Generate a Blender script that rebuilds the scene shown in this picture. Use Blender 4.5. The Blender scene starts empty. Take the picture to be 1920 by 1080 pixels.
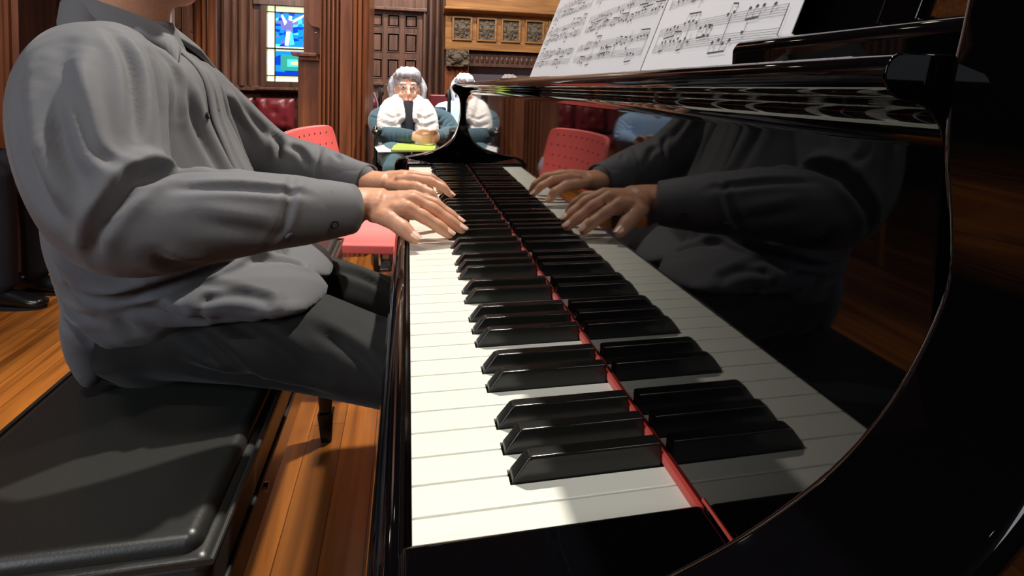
import bpy, bmesh, math, random
import numpy as np
from mathutils import Vector, Matrix
from mathutils.bvhtree import BVHTree
random.seed(7)
S = bpy.context.scene
COL = S.collection
PI = math.pi

# ------------------------------------------------------------------ camera
KEY_Z = 0.73                                   # height of the white key tops; X into the piano, Y towards the bass, Z up
yaw, pit, roll = .2256, .062, .03
F = Vector((math.sin(yaw)*math.cos(pit), math.cos(yaw)*math.cos(pit), -math.sin(pit)))
R = Vector((math.cos(yaw), -math.sin(yaw), 0)); U = R.cross(F)
R2 = R*math.cos(roll)+U*math.sin(roll); U2 = -R*math.sin(roll)+U*math.cos(roll)
cd = bpy.data.cameras.new('camera'); cam = bpy.data.objects.new('camera', cd); COL.objects.link(cam)
cd.sensor_width = 36; cd.lens = 1117.35/1920*36
cd.shift_x = (960-1020)/1920; cd.shift_y = (229.8-540)/1920
cd.clip_start = .01; cd.clip_end = 60
cam.matrix_world = Matrix(((R2.x, U2.x, -F.x, -.0049), (R2.y, U2.y, -F.y, -.2543), (R2.z, U2.z, -F.z, .9381), (0, 0, 0, 1)))
S.camera = cam

# ------------------------------------------------------------------ world, exposure
w = bpy.data.worlds.new('world'); S.world = w; w.use_nodes = True
w.node_tree.nodes['Background'].inputs[0].default_value = (.75, .85, 1, 1)
w.node_tree.nodes['Background'].inputs[1].default_value = .6
S.view_settings.view_transform = 'Standard'; S.view_settings.look = 'None'
S.view_settings.gamma = 1; S.view_settings.use_curve_mapping = False
S.view_settings.exposure = 0.38

def area(name, loc, target, size, power, color):
    l = bpy.data.lights.new(name, 'AREA'); l.shape = 'DISK' if not isinstance(size, tuple) else 'RECTANGLE'
    if isinstance(size, tuple): l.size, l.size_y = size
    else: l.size = size
    l.energy = power; l.color = color
    o = bpy.data.objects.new(name, l); COL.objects.link(o); o.location = loc
    o.rotation_euler = (Vector(target)-Vector(loc)).to_track_quat('-Z', 'Y').to_euler()
    return o
def spot(name, loc, target, power, color, angle, soft=.05, blend=.3):
    l = bpy.data.lights.new(name, 'SPOT'); l.energy = power; l.color = color; l.spot_size = math.radians(angle)
    l.shadow_soft_size = soft; l.spot_blend = blend
    o = bpy.data.objects.new(name, l); COL.objects.link(o); o.location = loc
    o.rotation_euler = (Vector(target)-Vector(loc)).to_track_quat('-Z', 'Y').to_euler()
    return o
# ceiling spots of the hall (each has its lamp housing built further down), and daylight from the tall windows behind
SPOTS = [((.62, 1.75, 3.35), (0.0, .5, .7), 350, (1, .94, .84), 70, .05, 'ceiling spotlight over the keyboard, the one nearest the piano'),
         ((-.45, 2.5, 3.35), (0.0, 3.1, .7), 300, (1, .95, .88), 62, .10, 'ceiling spotlight over the red chair, aimed at the wheelchair'),
         ((.9, 2.4, 3.35), (.45, 4.3, .8), 300, (1, .95, .88), 66, .10, 'ceiling spotlight over the piano lid, aimed at the fireplace'),
         ((-1.9, .9, 3.35), (-1.3, 3.6, .4), 110, (1, .88, .76), 85, .08, 'ceiling spotlight left of the bench, aimed at the left wall'),
         ((1.9, -.3, 3.35), (1.4, .9, 0), 90, (1, .86, .7), 70, .06, 'ceiling spotlight right of the piano'),
         ((-.75, -.5, 3.35), (-.35, 1.2, .4), 70, (1, .92, .84), 75, .12, 'ceiling spotlight behind the camera, over the bench end'),
         ((-.7, 3.6, 3.35), (-.9, 5.4, 1.2), 190, (1, .9, .8), 85, .10, 'ceiling spotlight before the stained glass window'),
         ((.2, 3.7, 3.35), (.3, 5.4, 1.3), 240, (1, .93, .85), 90, .10, 'ceiling spotlight before the panelled door')]
for i, (a, b, p, c, an, so, lb) in enumerate(SPOTS): spot('ceiling_spot', a, b, p, c, an, so)
area('window_daylight', (-2.6, -2.2, 2.6), (-.4, 1.2, .8), (1.6, 2.0), 52, (.86, .92, 1))

# ------------------------------------------------------------------ materials
MATS = {}
def mat(name, color, rough=.5, metal=0, spec=.5, coat=0, sheen=0, emit=None, estr=0, trans=0, ior=1.5, bump=None):
    m = bpy.data.materials.new(name); m.use_nodes = True; b = m.node_tree.nodes['Principled BSDF']
    def lin(c): return tuple(((x/12.92) if x <= .04045 else ((x+.055)/1.055)**2.4) for x in c)
    b.inputs['Base Color'].default_value = (*lin(color), 1)
    b.inputs['Roughness'].default_value = rough; b.inputs['Metallic'].default_value = metal
    b.inputs['Specular IOR Level'].default_value = spec; b.inputs['IOR'].default_value = ior
    b.inputs['Coat Weight'].default_value = coat; b.inputs['Sheen Weight'].default_value = sheen
    if emit: b.inputs['Emission Color'].default_value = (*lin(emit), 1); b.inputs['Emission Strength'].default_value = estr
    if trans: b.inputs['Transmission Weight'].default_value = trans
    if bump:                                    # (scale, strength, distance[, colour variation])
        nt = m.node_tree; tc = nt.nodes.new('ShaderNodeTexCoord'); n = nt.nodes.new('ShaderNodeTexNoise')
        n.inputs['Scale'].default_value = bump[0]; n.inputs['Detail'].default_value = 4
        nt.links.new(tc.outputs['Object'], n.inputs['Vector'])
        bp = nt.nodes.new('ShaderNodeBump'); bp.inputs['Strength'].default_value = bump[1]; bp.inputs['Distance'].default_value = bump[2]
        nt.links.new(n.outputs['Fac'], bp.inputs['Height']); nt.links.new(bp.outputs['Normal'], b.inputs['Normal'])
        if len(bump) > 3:
            r = nt.nodes.new('ShaderNodeValToRGB'); c = lin(color); v = bump[3]
            r.color_ramp.elements[0].position = .3; r.color_ramp.elements[1].position = .7
            r.color_ramp.elements[0].color = (*[x*(1-v) for x in c], 1); r.color_ramp.elements[1].color = (*[min(1, x*(1+v)) for x in c], 1)
            nt.links.new(n.outputs['Fac'], r.inputs[0]); nt.links.new(r.outputs[0], b.inputs['Base Color'])
    MATS[name] = m
    return m
def wood(name, dark, light, scale=(30, 30, 1.6), rough=.4, coat=.3, planks=None, planks_col=None, bump=.15):
    """grainy wood; scale small along the grain. planks=(width, length, axis) lays boards along Y or X."""
    def lin(c): return tuple(((x/12.92) if x <= .04045 else ((x+.055)/1.055)**2.4) for x in c)
    m = bpy.data.materials.new(name); m.use_nodes = True; nt = m.node_tree; b = nt.nodes['Principled BSDF']
    b.inputs['Roughness'].default_value = rough; b.inputs['Coat Weight'].default_value = coat; b.inputs['Coat Roughness'].default_value = .15
    tc = nt.nodes.new('ShaderNodeTexCoord'); mp = nt.nodes.new('ShaderNodeMapping'); mp.inputs['Scale'].default_value = scale
    nt.links.new(tc.outputs['Object'], mp.inputs['Vector'])
    n = nt.nodes.new('ShaderNodeTexNoise'); n.inputs['Scale'].default_value = 1; n.inputs['Detail'].default_value = 6; n.inputs['Distortion'].default_value = .6
    nt.links.new(mp.outputs[0], n.inputs['Vector'])
    r = nt.nodes.new('ShaderNodeValToRGB'); r.color_ramp.elements[0].position = .3; r.color_ramp.elements[1].position = .72
    r.color_ramp.elements[0].color = (*lin(dark), 1); r.color_ramp.elements[1].color = (*lin(light), 1)
    nt.links.new(n.outputs['Fac'], r.inputs[0]); out = r.outputs[0]
    bp = nt.nodes.new('ShaderNodeBump'); bp.inputs['Strength'].default_value = bump; bp.inputs['Distance'].default_value = .002
    hgt = n.outputs['Fac']
    if planks:
        mp2 = nt.nodes.new('ShaderNodeMapping'); mp2.inputs['Rotation'].default_value = (0, 0, planks[2])
        nt.links.new(tc.outputs['Object'], mp2.inputs['Vector'])
        br = nt.nodes.new('ShaderNodeTexBrick'); br.offset = .37; br.squash = 1
        br.inputs['Scale'].default_value = 1; br.inputs['Brick Width'].default_value = planks[1]; br.inputs['Row Height'].default_value = planks[0]
        br.inputs['Mortar Size'].default_value = .0012; br.inputs['Mortar Smooth'].default_value = .2
        br.inputs['Color1'].default_value = (.62, .62, .62, 1); br.inputs['Color2'].default_value = (1.15, 1.1, 1.05, 1); br.inputs['Mortar'].default_value = (.25, .2, .15, 1)
        nt.links.new(mp2.outputs[0], br.inputs['Vector'])
        mx = nt.nodes.new('ShaderNodeMix'); mx.data_type = 'RGBA'; mx.blend_type = 'MULTIPLY'; mx.inputs[0].default_value = 1
        nt.links.new(out, mx.inputs[6]); nt.links.new(br.outputs['Color'], mx.inputs[7]); out = mx.outputs[2]
    nt.links.new(out, b.inputs['Base Color'])
    nt.links.new(hgt, bp.inputs['Height']); nt.links.new(bp.outputs['Normal'], b.inputs['Normal'])
    MATS[name] = m
    return m
BLACK = mat('black_lacquer', (.02, .02, .028), .03, spec=.42, ior=1.46, coat=0)
BLACK_SOFT = mat('black_lacquer_worn', (.04, .04, .045), .12, ior=1.5)
IVORY = mat('ivory_plastic', (.93, .93, .88), .22)
EBONY = mat('ebony_plastic', (.10, .10, .092), .2, ior=1.5)
KEYSIDE = mat('key_wood_shaded', (.36, .29, .2), .8)  # wooden key sides, colour darkened for the shade in the gaps between keys
FELT = mat('red_felt', (.84, .19, .08), .95, sheen=.4)
LEATHER = mat('black_leather', (.17, .172, .165), .36, bump=(420, .25, .0006))
RED_FABRIC = mat('coral_plastic', (.92, .42, .41), .5, bump=(300, .15, .0005))
HOLE = mat('dark_hole', (.22, .06, .06), .8)
STEEL = mat('brushed_steel', (.72, .73, .76), .3, metal=1)
CHROME = mat('chrome', (.85, .86, .88), .12, metal=1)
GREY_PL = mat('grey_plastic', (.66, .68, .74), .4)
BLACK_PL = mat('black_plastic', (.04, .04, .045), .45)
RUBBER = mat('rubber', (.05, .05, .055), .8)
BURGUNDY = mat('burgundy_leather', (.4, .11, .14), .38, bump=(60, .2, .002))
FLOORW = wood('plank_floor', (.47, .27, .10), (.76, .47, .20), (26, 1.3, 26), .3, .25, planks=(.085, 2.2, PI/2))
WALLW = wood('oak_panelling', (.24, .155, .125), (.42, .285, .22), (34, 34, 2), .42, .35)
WALLD = wood('dark_oak', (.19, .115, .09), (.33, .21, .16), (34, 34, 2), .45, .3)
WALLG = wood('golden_oak', (.42, .27, .13), (.6, .42, .22), (3, 34, 34), .42, .3)
COLW = wood('column_oak', (.34, .18, .1), (.55, .32, .19), (30, 30, 1.6), .38, .4)
APRONW = wood('apron_wood', (.2, .1, .06), (.36, .2, .11), (30, 2, 30), .25, .6)
CARVED = mat('carved_wood', (.3, .25, .19), .7, bump=(40, 1, .02, .4))
PLASTER = mat('plaster_grey', (.42, .39, .42), .85)
CEILM = mat('ceiling_paint', (.26, .2, .16), .9)
PAPER = mat('paper', (.93, .92, .93), .7)
INK = mat('ink', (.30, .29, .31), .8)
SKIN = mat('skin', (.81, .585, .46), .5, bump=(180, .25, .001, .07))
SKIN_P = mat('pale_skin', (.9, .7, .6), .5, bump=(60, .1, .001, .06))
for sk in (SKIN, SKIN_P):
    b_ = sk.node_tree.nodes['Principled BSDF']; b_.inputs['Subsurface Weight'].default_value = .12; b_.inputs['Subsurface Radius'].default_value = (.012, .004, .002); b_.inputs['Subsurface Scale'].default_value = .5
CRACK = mat('skin_crease', (.55, .3, .22), .6)
NAIL = mat('fingernail', (.93, .74, .66), .3)
SHIRT = mat('grey_shirt_cloth', (.375, .38, .40), .75, sheen=.15, bump=(900, .3, .0004))
SHIRT_IN = mat('grey_shirt_lining', (.3, .3, .33), .85)
TROUSER = mat('charcoal_trouser', (.066, .067, .066), .8, sheen=.1, bump=(700, .3, .0005))
BUTTON = mat('button_plastic', (.34, .35, .36), .25)
BUTTON_D = mat('dark_button', (.1, .1, .12), .25)
SHOE = mat('black_shoe', (.06, .06, .07), .25)
HAIR_D = mat('dark_hair', (.12, .09, .07), .6)

# ------------------------------------------------------------------ building helpers
WLOC = {}
TX = [None]                                     # local frame of the thing being built
def props(o, label=None, cat=None, group=None, kind=None):
    if label: o['label'] = label
    if cat: o['category'] = cat
    if group: o['group'] = group
    if kind: o['kind'] = kind
    return o
def thing(name, label, cat, loc=(0, 0, 0), group=None):
    o = bpy.data.objects.new(name, None); COL.objects.link(o); o.location = loc; o.empty_display_size = .05
    WLOC[o.name] = Vector(loc)
    return props(o, label, cat, group)
def link(name, me, parent=None, loc=None):
    o = bpy.data.objects.new(name, me); COL.objects.link(o)
    pw = WLOC.get(parent.name, Vector((0, 0, 0))) if parent else Vector((0, 0, 0))
    if parent: o.parent = parent
    # put the origin at the mesh centre so that each part has a sensible pivot
    n = len(me.vertices)
    if n:
        co = np.empty(n*3); me.vertices.foreach_get('co', co); co = co.reshape(-1, 3)
        c = (co.min(0)+co.max(0))/2 if loc is None else np.array(loc, float)
        co -= c; me.vertices.foreach_set('co', co.ravel()); me.update()
        o.location = Vector(c)-pw; WLOC[o.name] = Vector(c)
    return o
class MB:
    """collects shapes (world coordinates) into one mesh"""
    def __init__(s): s.v = []; s.f = []; s.m = []; s.cur = 0
    def add(s, vs, fs, m=None):
        if TX[0] is not None: vs = [TX[0]@Vector(tuple(float(q) for q in v)) for v in vs]
        b = len(s.v); s.v += [tuple(v) for v in vs]; s.f += [tuple(i+b for i in f) for f in fs]; s.m += [s.cur if m is None else m]*len(fs)
        return s
    def box(s, a, b, m=None, rot=None, about=None):
        (x0, y0, z0), (x1, y1, z1) = a, b
        vs = [Vector(p) for p in ((x0,y0,z0),(x1,y0,z0),(x1,y1,z0),(x0,y1,z0),(x0,y0,z1),(x1,y0,z1),(x1,y1,z1),(x0,y1,z1))]
        if rot is not None:
            c = Vector(about) if about is not None else sum(vs, Vector())/8
            vs = [c+rot@(v-c) for v in vs]
        return s.add(vs, [(0,3,2,1),(4,5,6,7),(0,1,5,4),(1,2,6,5),(2,3,7,6),(3,0,4,7)], m)
    def prism(s, prof, axis, t0, t1, m=None):
        """closed 2-D profile; axis 'y': profile is (x,z); 'x': (y,z); 'z': (x,y)"""
        def P(p, t): return {'y': (p[0], t, p[1]), 'x': (t, p[0], p[1]), 'z': (p[0], p[1], t)}[axis]
        n = len(prof); vs = [P(p, t0) for p in prof]+[P(p, t1) for p in prof]
        fs = [(i, (i+1) % n, n+(i+1) % n, n+i) for i in range(n)]+[tuple(range(n))[::-1], tuple(range(n, 2*n))]
        return s.add(vs, fs, m)
    def tube(s, pts, rad, n=10, m=None, side=None, caps=True, round_=True):
        vs, fs = tube_geo(pts, rad, n, side, round_ and caps); return s.add(vs, fs, m)
    def ell(s, c, r, n=16, m=None, rot=None):
        vs, fs = ell_geo(c, r, n, rot); return s.add(vs, fs, m)
    def quad(s, a, b, c, d, m=None): return s.add([a, b, c, d], [(0, 1, 2, 3)], m)
    def build(s, name, mats, parent=None, bevel=0, seg=2, smooth=False, label=None, loc=None, angle=35):
        me = bpy.data.meshes.new(name); me.from_pydata([tuple(v) for v in s.v], [], s.f)
        if not isinstance(mats, (list, tuple)): mats = [mats]
        for q in mats: me.materials.append(q)
        if len(mats) > 1: me.polygons.foreach_set('material_index', s.m)
        bm = bmesh.new(); bm.from_mesh(me); bmesh.ops.recalc_face_normals(bm, faces=bm.faces); bm.to_mesh(me); bm.free()
        if smooth: me.polygons.foreach_set('use_smooth', [True]*len(me.polygons))
        o = link(name, me, parent, loc)
        if bevel:
            bv = o.modifiers.new('bevel', 'BEVEL'); bv.width = bevel; bv.segments = seg; bv.limit_method = 'ANGLE'; bv.angle_limit = math.radians(angle); bv.harden_normals = False
            me.polygons.foreach_set('use_smooth', [True]*len(me.polygons)); 
            wn = o.modifiers.new('wn', 'WEIGHTED_NORMAL'); wn.keep_sharp = False
        if label: o['label'] = label
        return o
def catmull(pts, sub):
    P = [np.array(p, float) for p in pts]
    if len(P) < 3 or sub < 2: return P
    Q = [2*P[0]-P[1]]+P+[2*P[-1]-P[-2]]; out = []
    for i in range(1, len(Q)-2):
        for k in range(sub):
            t = k/sub; a, b, c, d = Q[i-1:i+3]
            out.append(.5*((2*b)+(c-a)*t+(2*a-5*b+4*c-d)*t*t+(3*b-a-3*c+d)*t**3))
    out.append(P[-1]); return out
def tube_geo(pts, rad, n=12, side=None, caps=True):
    P = [np.array(p, float) for p in pts]; k = len(P)
    rad = [(r if isinstance(r, (tuple, list, np.ndarray)) else (r, r)) for r in (rad if isinstance(rad, (list, tuple, np.ndarray)) and not (isinstance(rad, tuple) and len(rad) == 2 and k != 2) else [rad]*k)]
    T = []
    for i in range(k):
        t = P[min(i+1, k-1)]-P[max(i-1, 0)]; T.append(t/(np.linalg.norm(t)+1e-12))
    if side is None:
        a = np.array((0, 0, 1.)) if abs(T[0][2]) < .9 else np.array((1., 0, 0)); sd = np.cross(T[0], a); sd /= np.linalg.norm(sd)
        S_ = []
        for t in T:
            sd = sd-t*(sd@t); sd /= np.linalg.norm(sd); S_.append(sd)
    else:
        S_ = []
        for t in T:
            q = np.array(side, float); q = q-t*(q@t); S_.append(q/np.linalg.norm(q))
    vs = []; fs = []; rings = []
    if caps: rings.append((P[0]-T[0]*min(rad[0])*.75, T[0], S_[0], (rad[0][0]*.5, rad[0][1]*.5)))
    for i in range(k): rings.append((P[i], T[i], S_[i], rad[i]))
    if caps: rings.append((P[-1]+T[-1]*min(rad[-1])*.75, T[-1], S_[-1], (rad[-1][0]*.5, rad[-1][1]*.5)))
    for c, t, sd, (ra, rb) in rings:
        u = np.cross(sd, t)
        for j in range(n):
            a = 2*PI*j/n; vs.append(c+sd*math.cos(a)*ra+u*math.sin(a)*rb)
    for i in range(len(rings)-1):
        for j in range(n):
            j2 = (j+1) % n; fs.append((i*n+j, i*n+j2, (i+1)*n+j2, (i+1)*n+j))
    m = len(vs); c0 = rings[0][0]-(T[0]*min(rad[0])*.25 if caps else 0); c1 = rings[-1][0]+(T[-1]*min(rad[-1])*.25 if caps else 0)
    vs += [c0, c1]; L = (len(rings)-1)*n
    for j in range(n):
        j2 = (j+1) % n; fs.append((j2, j, m)); fs.append((L+j, L+j2, m+1))
    return vs, fs
def ell_geo(c, r, n=16, rot=None):
    c = np.array(c, float); r = (r, r, r) if not isinstance(r, (tuple, list)) else r; vs = []; fs = []; h = n//2
    Rm = np.array(rot) if rot is not None else np.eye(3)
    for i in range(1, h):
        th = PI*i/h
        for j in range(n):
            a = 2*PI*j/n; vs.append(c+Rm@np.array((r[0]*math.sin(th)*math.cos(a), r[1]*math.sin(th)*math.sin(a), r[2]*math.cos(th))))
    for i in range(h-2):
        for j in range(n):
            j2 = (j+1) % n; fs.append((i*n+j, (i+1)*n+j, (i+1)*n+j2, i*n+j2))
    m = len(vs); vs += [c+Rm@np.array((0, 0, r[2])), c-Rm@np.array((0, 0, r[2]))]
    for j in range(n):
        j2 = (j+1) % n; fs.append((j, j2, m)); fs.append(((h-2)*n+j2, (h-2)*n+j, m+1))
    return vs, fs
def limb(mb, pts, rad, n=20, side=None, sub=4, m=None):
    """smooth tapering closed limb through pts; rad is r or (side radius, other radius) per point"""
    R_ = [(r, r) if not isinstance(r, (tuple, list)) else r for r in rad]
    Q = catmull([tuple(p)+tuple(r) for p, r in zip(pts, R_)], sub)
    vs, fs = tube_geo([q[:3] for q in Q], [(max(q[3], .001), max(q[4], .001)) for q in Q], n, side, True); mb.add(vs, fs, m)
def organic(mb, voxel, it=6, deform=None, fac=.5):
    """melts the collected closed shapes into one continuous surface; returns a mesh"""
    me = bpy.data.meshes.new('tmp'); me.from_pydata([tuple(v) for v in mb.v], [], mb.f)
    bm = bmesh.new(); bm.from_mesh(me); bmesh.ops.recalc_face_normals(bm, faces=bm.faces); bm.to_mesh(me); bm.free()
    o = bpy.data.objects.new('tmp', me); COL.objects.link(o)
    rm = o.modifiers.new('r', 'REMESH'); rm.mode = 'VOXEL'; rm.voxel_size = voxel; rm.adaptivity = 0
    if it: sm = o.modifiers.new('s', 'SMOOTH'); sm.factor = fac; sm.iterations = it
    dg = bpy.context.evaluated_depsgraph_get(); dg.update()
    out = bpy.data.meshes.new_from_object(o.evaluated_get(dg)); bpy.data.objects.remove(o); bpy.data.meshes.remove(me)
    if deform: deform(out)
    out.polygons.foreach_set('use_smooth', [True]*len(out.polygons))
    return out
def get_co(me):
    n = len(me.vertices); co = np.empty(n*3); me.vertices.foreach_get('co', co); return co.reshape(-1, 3)
def set_co(me, co): me.vertices.foreach_set('co', co.ravel()); me.update()
def get_no(me):
    n = len(me.vertices); co = np.empty(n*3); me.vertices.foreach_get('normal', co); return co.reshape(-1, 3)
def crease(me, lines):
    """lines: (points, width, depth, ridge): a valley of cloth along the polyline, snapped to the surface, with a soft ridge beside it"""
    co = get_co(me); no = get_no(me); out = co.copy()
    bvh = BVHTree.FromPolygons([Vector(c) for c in co], [tuple(p.vertices) for p in me.polygons])
    for pts, wd, dp, rg in lines:
        Q = catmull(pts, 6); Q = [np.array(bvh.find_nearest(Vector(q))[0]) for q in Q]; Q = np.array(Q)
        seg0 = Q[:-1]; seg1 = Q[1:]; d = seg1-seg0; L = (d**2).sum(1)+1e-12
        lo = Q.min(0)-wd*4; hi = Q.max(0)+wd*4; idx = np.where(((co > lo) & (co < hi)).all(1))[0]
        if not len(idx): continue
        p = co[idx]; best = np.full(len(idx), 9.); tt = np.zeros(len(idx)); sg = np.zeros(len(idx)); cum = np.concatenate(([0], np.cumsum(np.sqrt(L))))
        for k in range(len(seg0)):
            t = np.clip(((p-seg0[k])@d[k])/L[k], 0, 1); q = seg0[k]+t[:, None]*d[k]; v = p-q; ds = np.sqrt((v**2).sum(1)); b = ds < best
            best[b] = ds[b]; tt[b] = (cum[k]+t[b]*np.sqrt(L[k]))/cum[-1]
            s_ = np.einsum('ij,ij->i', np.cross(np.tile(d[k]/np.sqrt(L[k]), (len(p), 1)), v), no[idx]); sg[b] = s_[b]
        env = np.sin(np.clip(tt, 0.02, .98)*PI)**.6
        x = np.sign(sg)*best/wd
        disp = -dp*np.exp(-x**2)+rg*np.exp(-((x-1.6)**2)/1.2)+.5*rg*np.exp(-((x+1.8)**2)/1.2)
        out[idx] += no[idx]*(disp*env)[:, None]
    set_co(me, out)
def finish(name, me, mats, parent=None, label=None):
    for q in (mats if isinstance(mats, (list, tuple)) else [mats]): me.materials.append(q)
    me.name = name; o = link(name, me, parent)
    if label: o['label'] = label
    return o
def mirror_copy(o, name, parent, loc, label=None):
    c = o.copy(); c.name = name; COL.objects.link(c); c.parent = parent; c.location = loc
    if label: c['label'] = label
    return c

# ================================================================== THE HALL
def struct(o): o['kind'] = 'structure'; return o
struct(MB().box((-5.2, -3.2, -.06), (4.2, 6.0, 0)).build('floor', FLOORW))
struct(MB().box((-5.2, -3.2, 3.5), (4.2, 6.0, 3.6)).build('ceiling', CEILM))
YB = 5.4
struct(MB().box((-5.2, YB, 0), (4.2, YB+.2, 3.5)).build('wall_back', WALLW))
struct(MB().box((-5.3, -3.2, 0), (-5.1, YB, 3.5)).build('wall_left', WALLW))
struct(MB().box((4.0, -3.2, 0), (4.2, YB, 3.5)).build('wall_right', WALLG))
struct(MB().box((-5.1, -3.3, 0), (4.0, -3.1, 3.5)).build('wall_front', WALLD))
struct(MB().box((-5.1, YB-.03, 0), (.28, YB, .16)).build('baseboard_back', WALLD, bevel=.006))
struct(MB().box((3.97, -3.1, 0), (4.0, YB, .16)).build('baseboard_right', WALLD, bevel=.006))
def panels(mb, xs, zs, y, d=.03, inset=.018):
    """frame members between raised panels; xs, zs: (lo, hi) ranges of each panel"""
    X0, X1 = xs[0][0]-.06, xs[-1][1]+.06; Z0, Z1 = zs[0][0]-.06, zs[-1][1]+.06
    ex = [X0]+[v for r in xs for v in r]+[X1]; ez = [Z0]+[v for r in zs for v in r]+[Z1]
    for i in range(0, len(ex), 2): mb.box((ex[i], y-d, Z0), (ex[i+1], y, Z1))
    for i in range(0, len(ez), 2):
        for r in xs: mb.box((r[0]-.001, y-d*.95, ez[i]), (r[1]+.001, y, ez[i+1]))
    for a, b in xs:
        for c, e in zs:
            mb.box((a+inset, y-d*.75, c+inset), (b-inset, y, e-inset))
            for q in ((a, c, a+.008, e), (b-.008, c, b, e), (a, c, b, c+.008), (a, e-.008, b, e)): mb.box((q[0], y-d*1.15, q[1]), (q[2], y, q[3]))
# panelled cupboard door in the back wall, three panels wide
def dx(px): return -.36+(px-692)*.00474
def dz(py): return .91+(157-py)*.0049
m = MB(); panels(m, [(dx(699), dx(719)), (dx(727), dx(750)), (dx(759), dx(783))], [(dz(147), dz(110)), (dz(99), dz(63)), (dz(53), dz(29))], YB-.05)
m.box((dx(690), YB-.1, 0), (dx(790), YB-.02, dz(158)))
struct(m.build('door_1', WALLW, bevel=.003))
m = MB(); m.box((dx(686), YB-.14, dz(160)), (dx(722), YB-.03, dz(155))); m.box((dx(686), YB-.14, dz(23)), (dx(800), YB-.03, dz(17))); m.box((dx(686), YB-.12, dz(17)), (dx(800), YB-.03, 3.5))
struct(m.build('trim_1', WALLW, bevel=.004))
# round and square posts between the door and the chimney piece
m = MB()
for a, b, c in ((792, 801, .10), (803, 812, .16), (815, 826, .12), (827, 835, .22)):
    x0, x1 = dx(a), dx(b); r = (x1-x0)/2
    m.tube([((x0+x1)/2, YB-c, .02), ((x0+x1)/2, YB-c, 3.5)], r, 14, caps=False)
m.box((dx(800), YB-.08, 0), (dx(836), YB-.02, 3.5))
struct(m.build('trim_2', WALLD, smooth=False))
# left part of the back wall: panelling, deep mouldings round the window
m = MB(); panels(m, [(-1.98, -1.86), (-1.80, -1.62)], [(.98, 1.2), (1.3, 1.55), (1.63, 1.95)], YB-.01)
panels(m, [(-2.6, -2.38), (-2.3, -2.08)], [(.98, 1.2), (1.3, 1.55), (1.63, 1.95)], YB-.01)
m.box((-5.1, YB-.08, .82), (-.45, YB-.01, .86)); m.box((-5.1, YB-.06, 1.98), (-1.5, YB-.01, 2.06)); m.box((-5.1, YB-.02, .1), (-.45, YB-.005, .8))
struct(m.build('trim_3', WALLW, bevel=.003))
m = MB()
for i, (xx, r) in enumerate(((-1.53, .035), (-1.46, .028), (-1.395, .035), (-1.33, .026))): m.tube([(xx, YB-.06, .86), (xx, YB-.06, 3.4)], r, 12, caps=False)
m.box((-1.57, YB-.06, .86), (-1.22, YB-.01, 3.4)); m.box((-1.3, YB-.1, 1.56), (-.7, YB-.01, 2.3)); m.box((-1.3, YB-.13, 1.66), (-.7, YB-.01, 1.72))
struct(m.build('trim_4', WALLW))

# stained glass window: pale leaded border, blue field with a pale standing shape
def cellmat(name, col, e): return mat(name, col, .15, emit=col, estr=e)
GL = [cellmat('glass_border', (.84, .86, .70), .9), cellmat('glass_deep_blue', (.03, .18, .62), 1.0), cellmat('glass_blue', (.06, .42, .86), 1.1), cellmat('glass_cyan', (.25, .72, .86), 1.0),
      cellmat('glass_pale', (.75, .84, .95), 1.1), cellmat('glass_green', (.16, .5, .45), .9), cellmat('glass_yellow', (.85, .9, .45), 1.1), cellmat('glass_violet', (.35, .35, .6), .9), mat('lead', (.08, .09, .12), .5, metal=.4)]
wr = thing('window_1', None, None, (-.95, YB-.05, .9)); wr['kind'] = 'structure'
wx0, wx1, wz0, wz1 = -1.2, -.7, .905, 1.555; wy = YB-.04
m = MB()
m.box((wx0-.05, wy-.05, wz0-.05), (wx0, wy+.04, wz1+.05)); m.box((wx1, wy-.05, wz0-.05), (wx1+.05, wy+.04, wz1+.05))
m.box((wx0, wy-.05, wz1), (wx1, wy+.04, wz1+.05)); m.box((wx0, wy-.05, wz0-.05), (wx1, wy+.04, wz0))
m.build('window_frame', WALLD, wr, bevel=.004)
MB().box((wx0-.08, wy-.09, wz0-.075), (wx1+.08, wy+.03, wz0-.05)).build('window_sill', WALLW, wr, bevel=.004)
m = MB(); rr = random.Random(4); zm = 1.19
m.box((wx0, wy, wz0), (wx1, wy+.01, wz1), 0)
def poly(mb, pts, y, mi): n = len(pts); mb.add([(p[0], y, p[1]) for p in pts]+[(p[0], y+.004, p[1]) for p in pts], [tuple(range(n))]+[(i, (i+1) % n, n+(i+1) % n, n+i) for i in range(n)], mi)
bx0, bx1 = wx0+.062, wx1-.062
for k in range(9):                                                    # small border quarries
    zz = wz0+k*(wz1-wz0)/9; 
    for xa in (wx0, bx1): poly(m, [(xa+.004, zz+.004), (xa+.058, zz+.004), (xa+.058, zz+.066), (xa+.004, zz+.066)], wy-.004, rr.choice((0, 0, 0, 4)))
def facet(x0, x1, z0, z1, nx, nz, choices):
    gx = [[x0+(x1-x0)*i/nx+(rr.uniform(-.35, .35)*(x1-x0)/nx if 0 < i < nx else 0) for i in range(nx+1)] for _ in range(nz+1)]
    gz = [[z0+(z1-z0)*j/nz+(rr.uniform(-.35, .35)*(z1-z0)/nz if 0 < j < nz else 0) for i in range(nx+1)] for j in range(nz+1)]
    for j in range(nz):
        for i in range(nx): poly(m, [(gx[j][i], gz[j][i]), (gx[j][i+1], gz[j][i+1]), (gx[j+1][i+1], gz[j+1][i+1]), (gx[j+1][i], gz[j+1][i])], wy-.005, rr.choice(choices))
facet(bx0, bx1, zm+.02, wz1-.05, 10, 12, (1, 1, 2, 2, 2, 3, 7))
facet(bx0, bx1, wz0+.05, zm-.02, 6, 5, (1, 1, 2, 1))
cxw = wx0+.16
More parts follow.
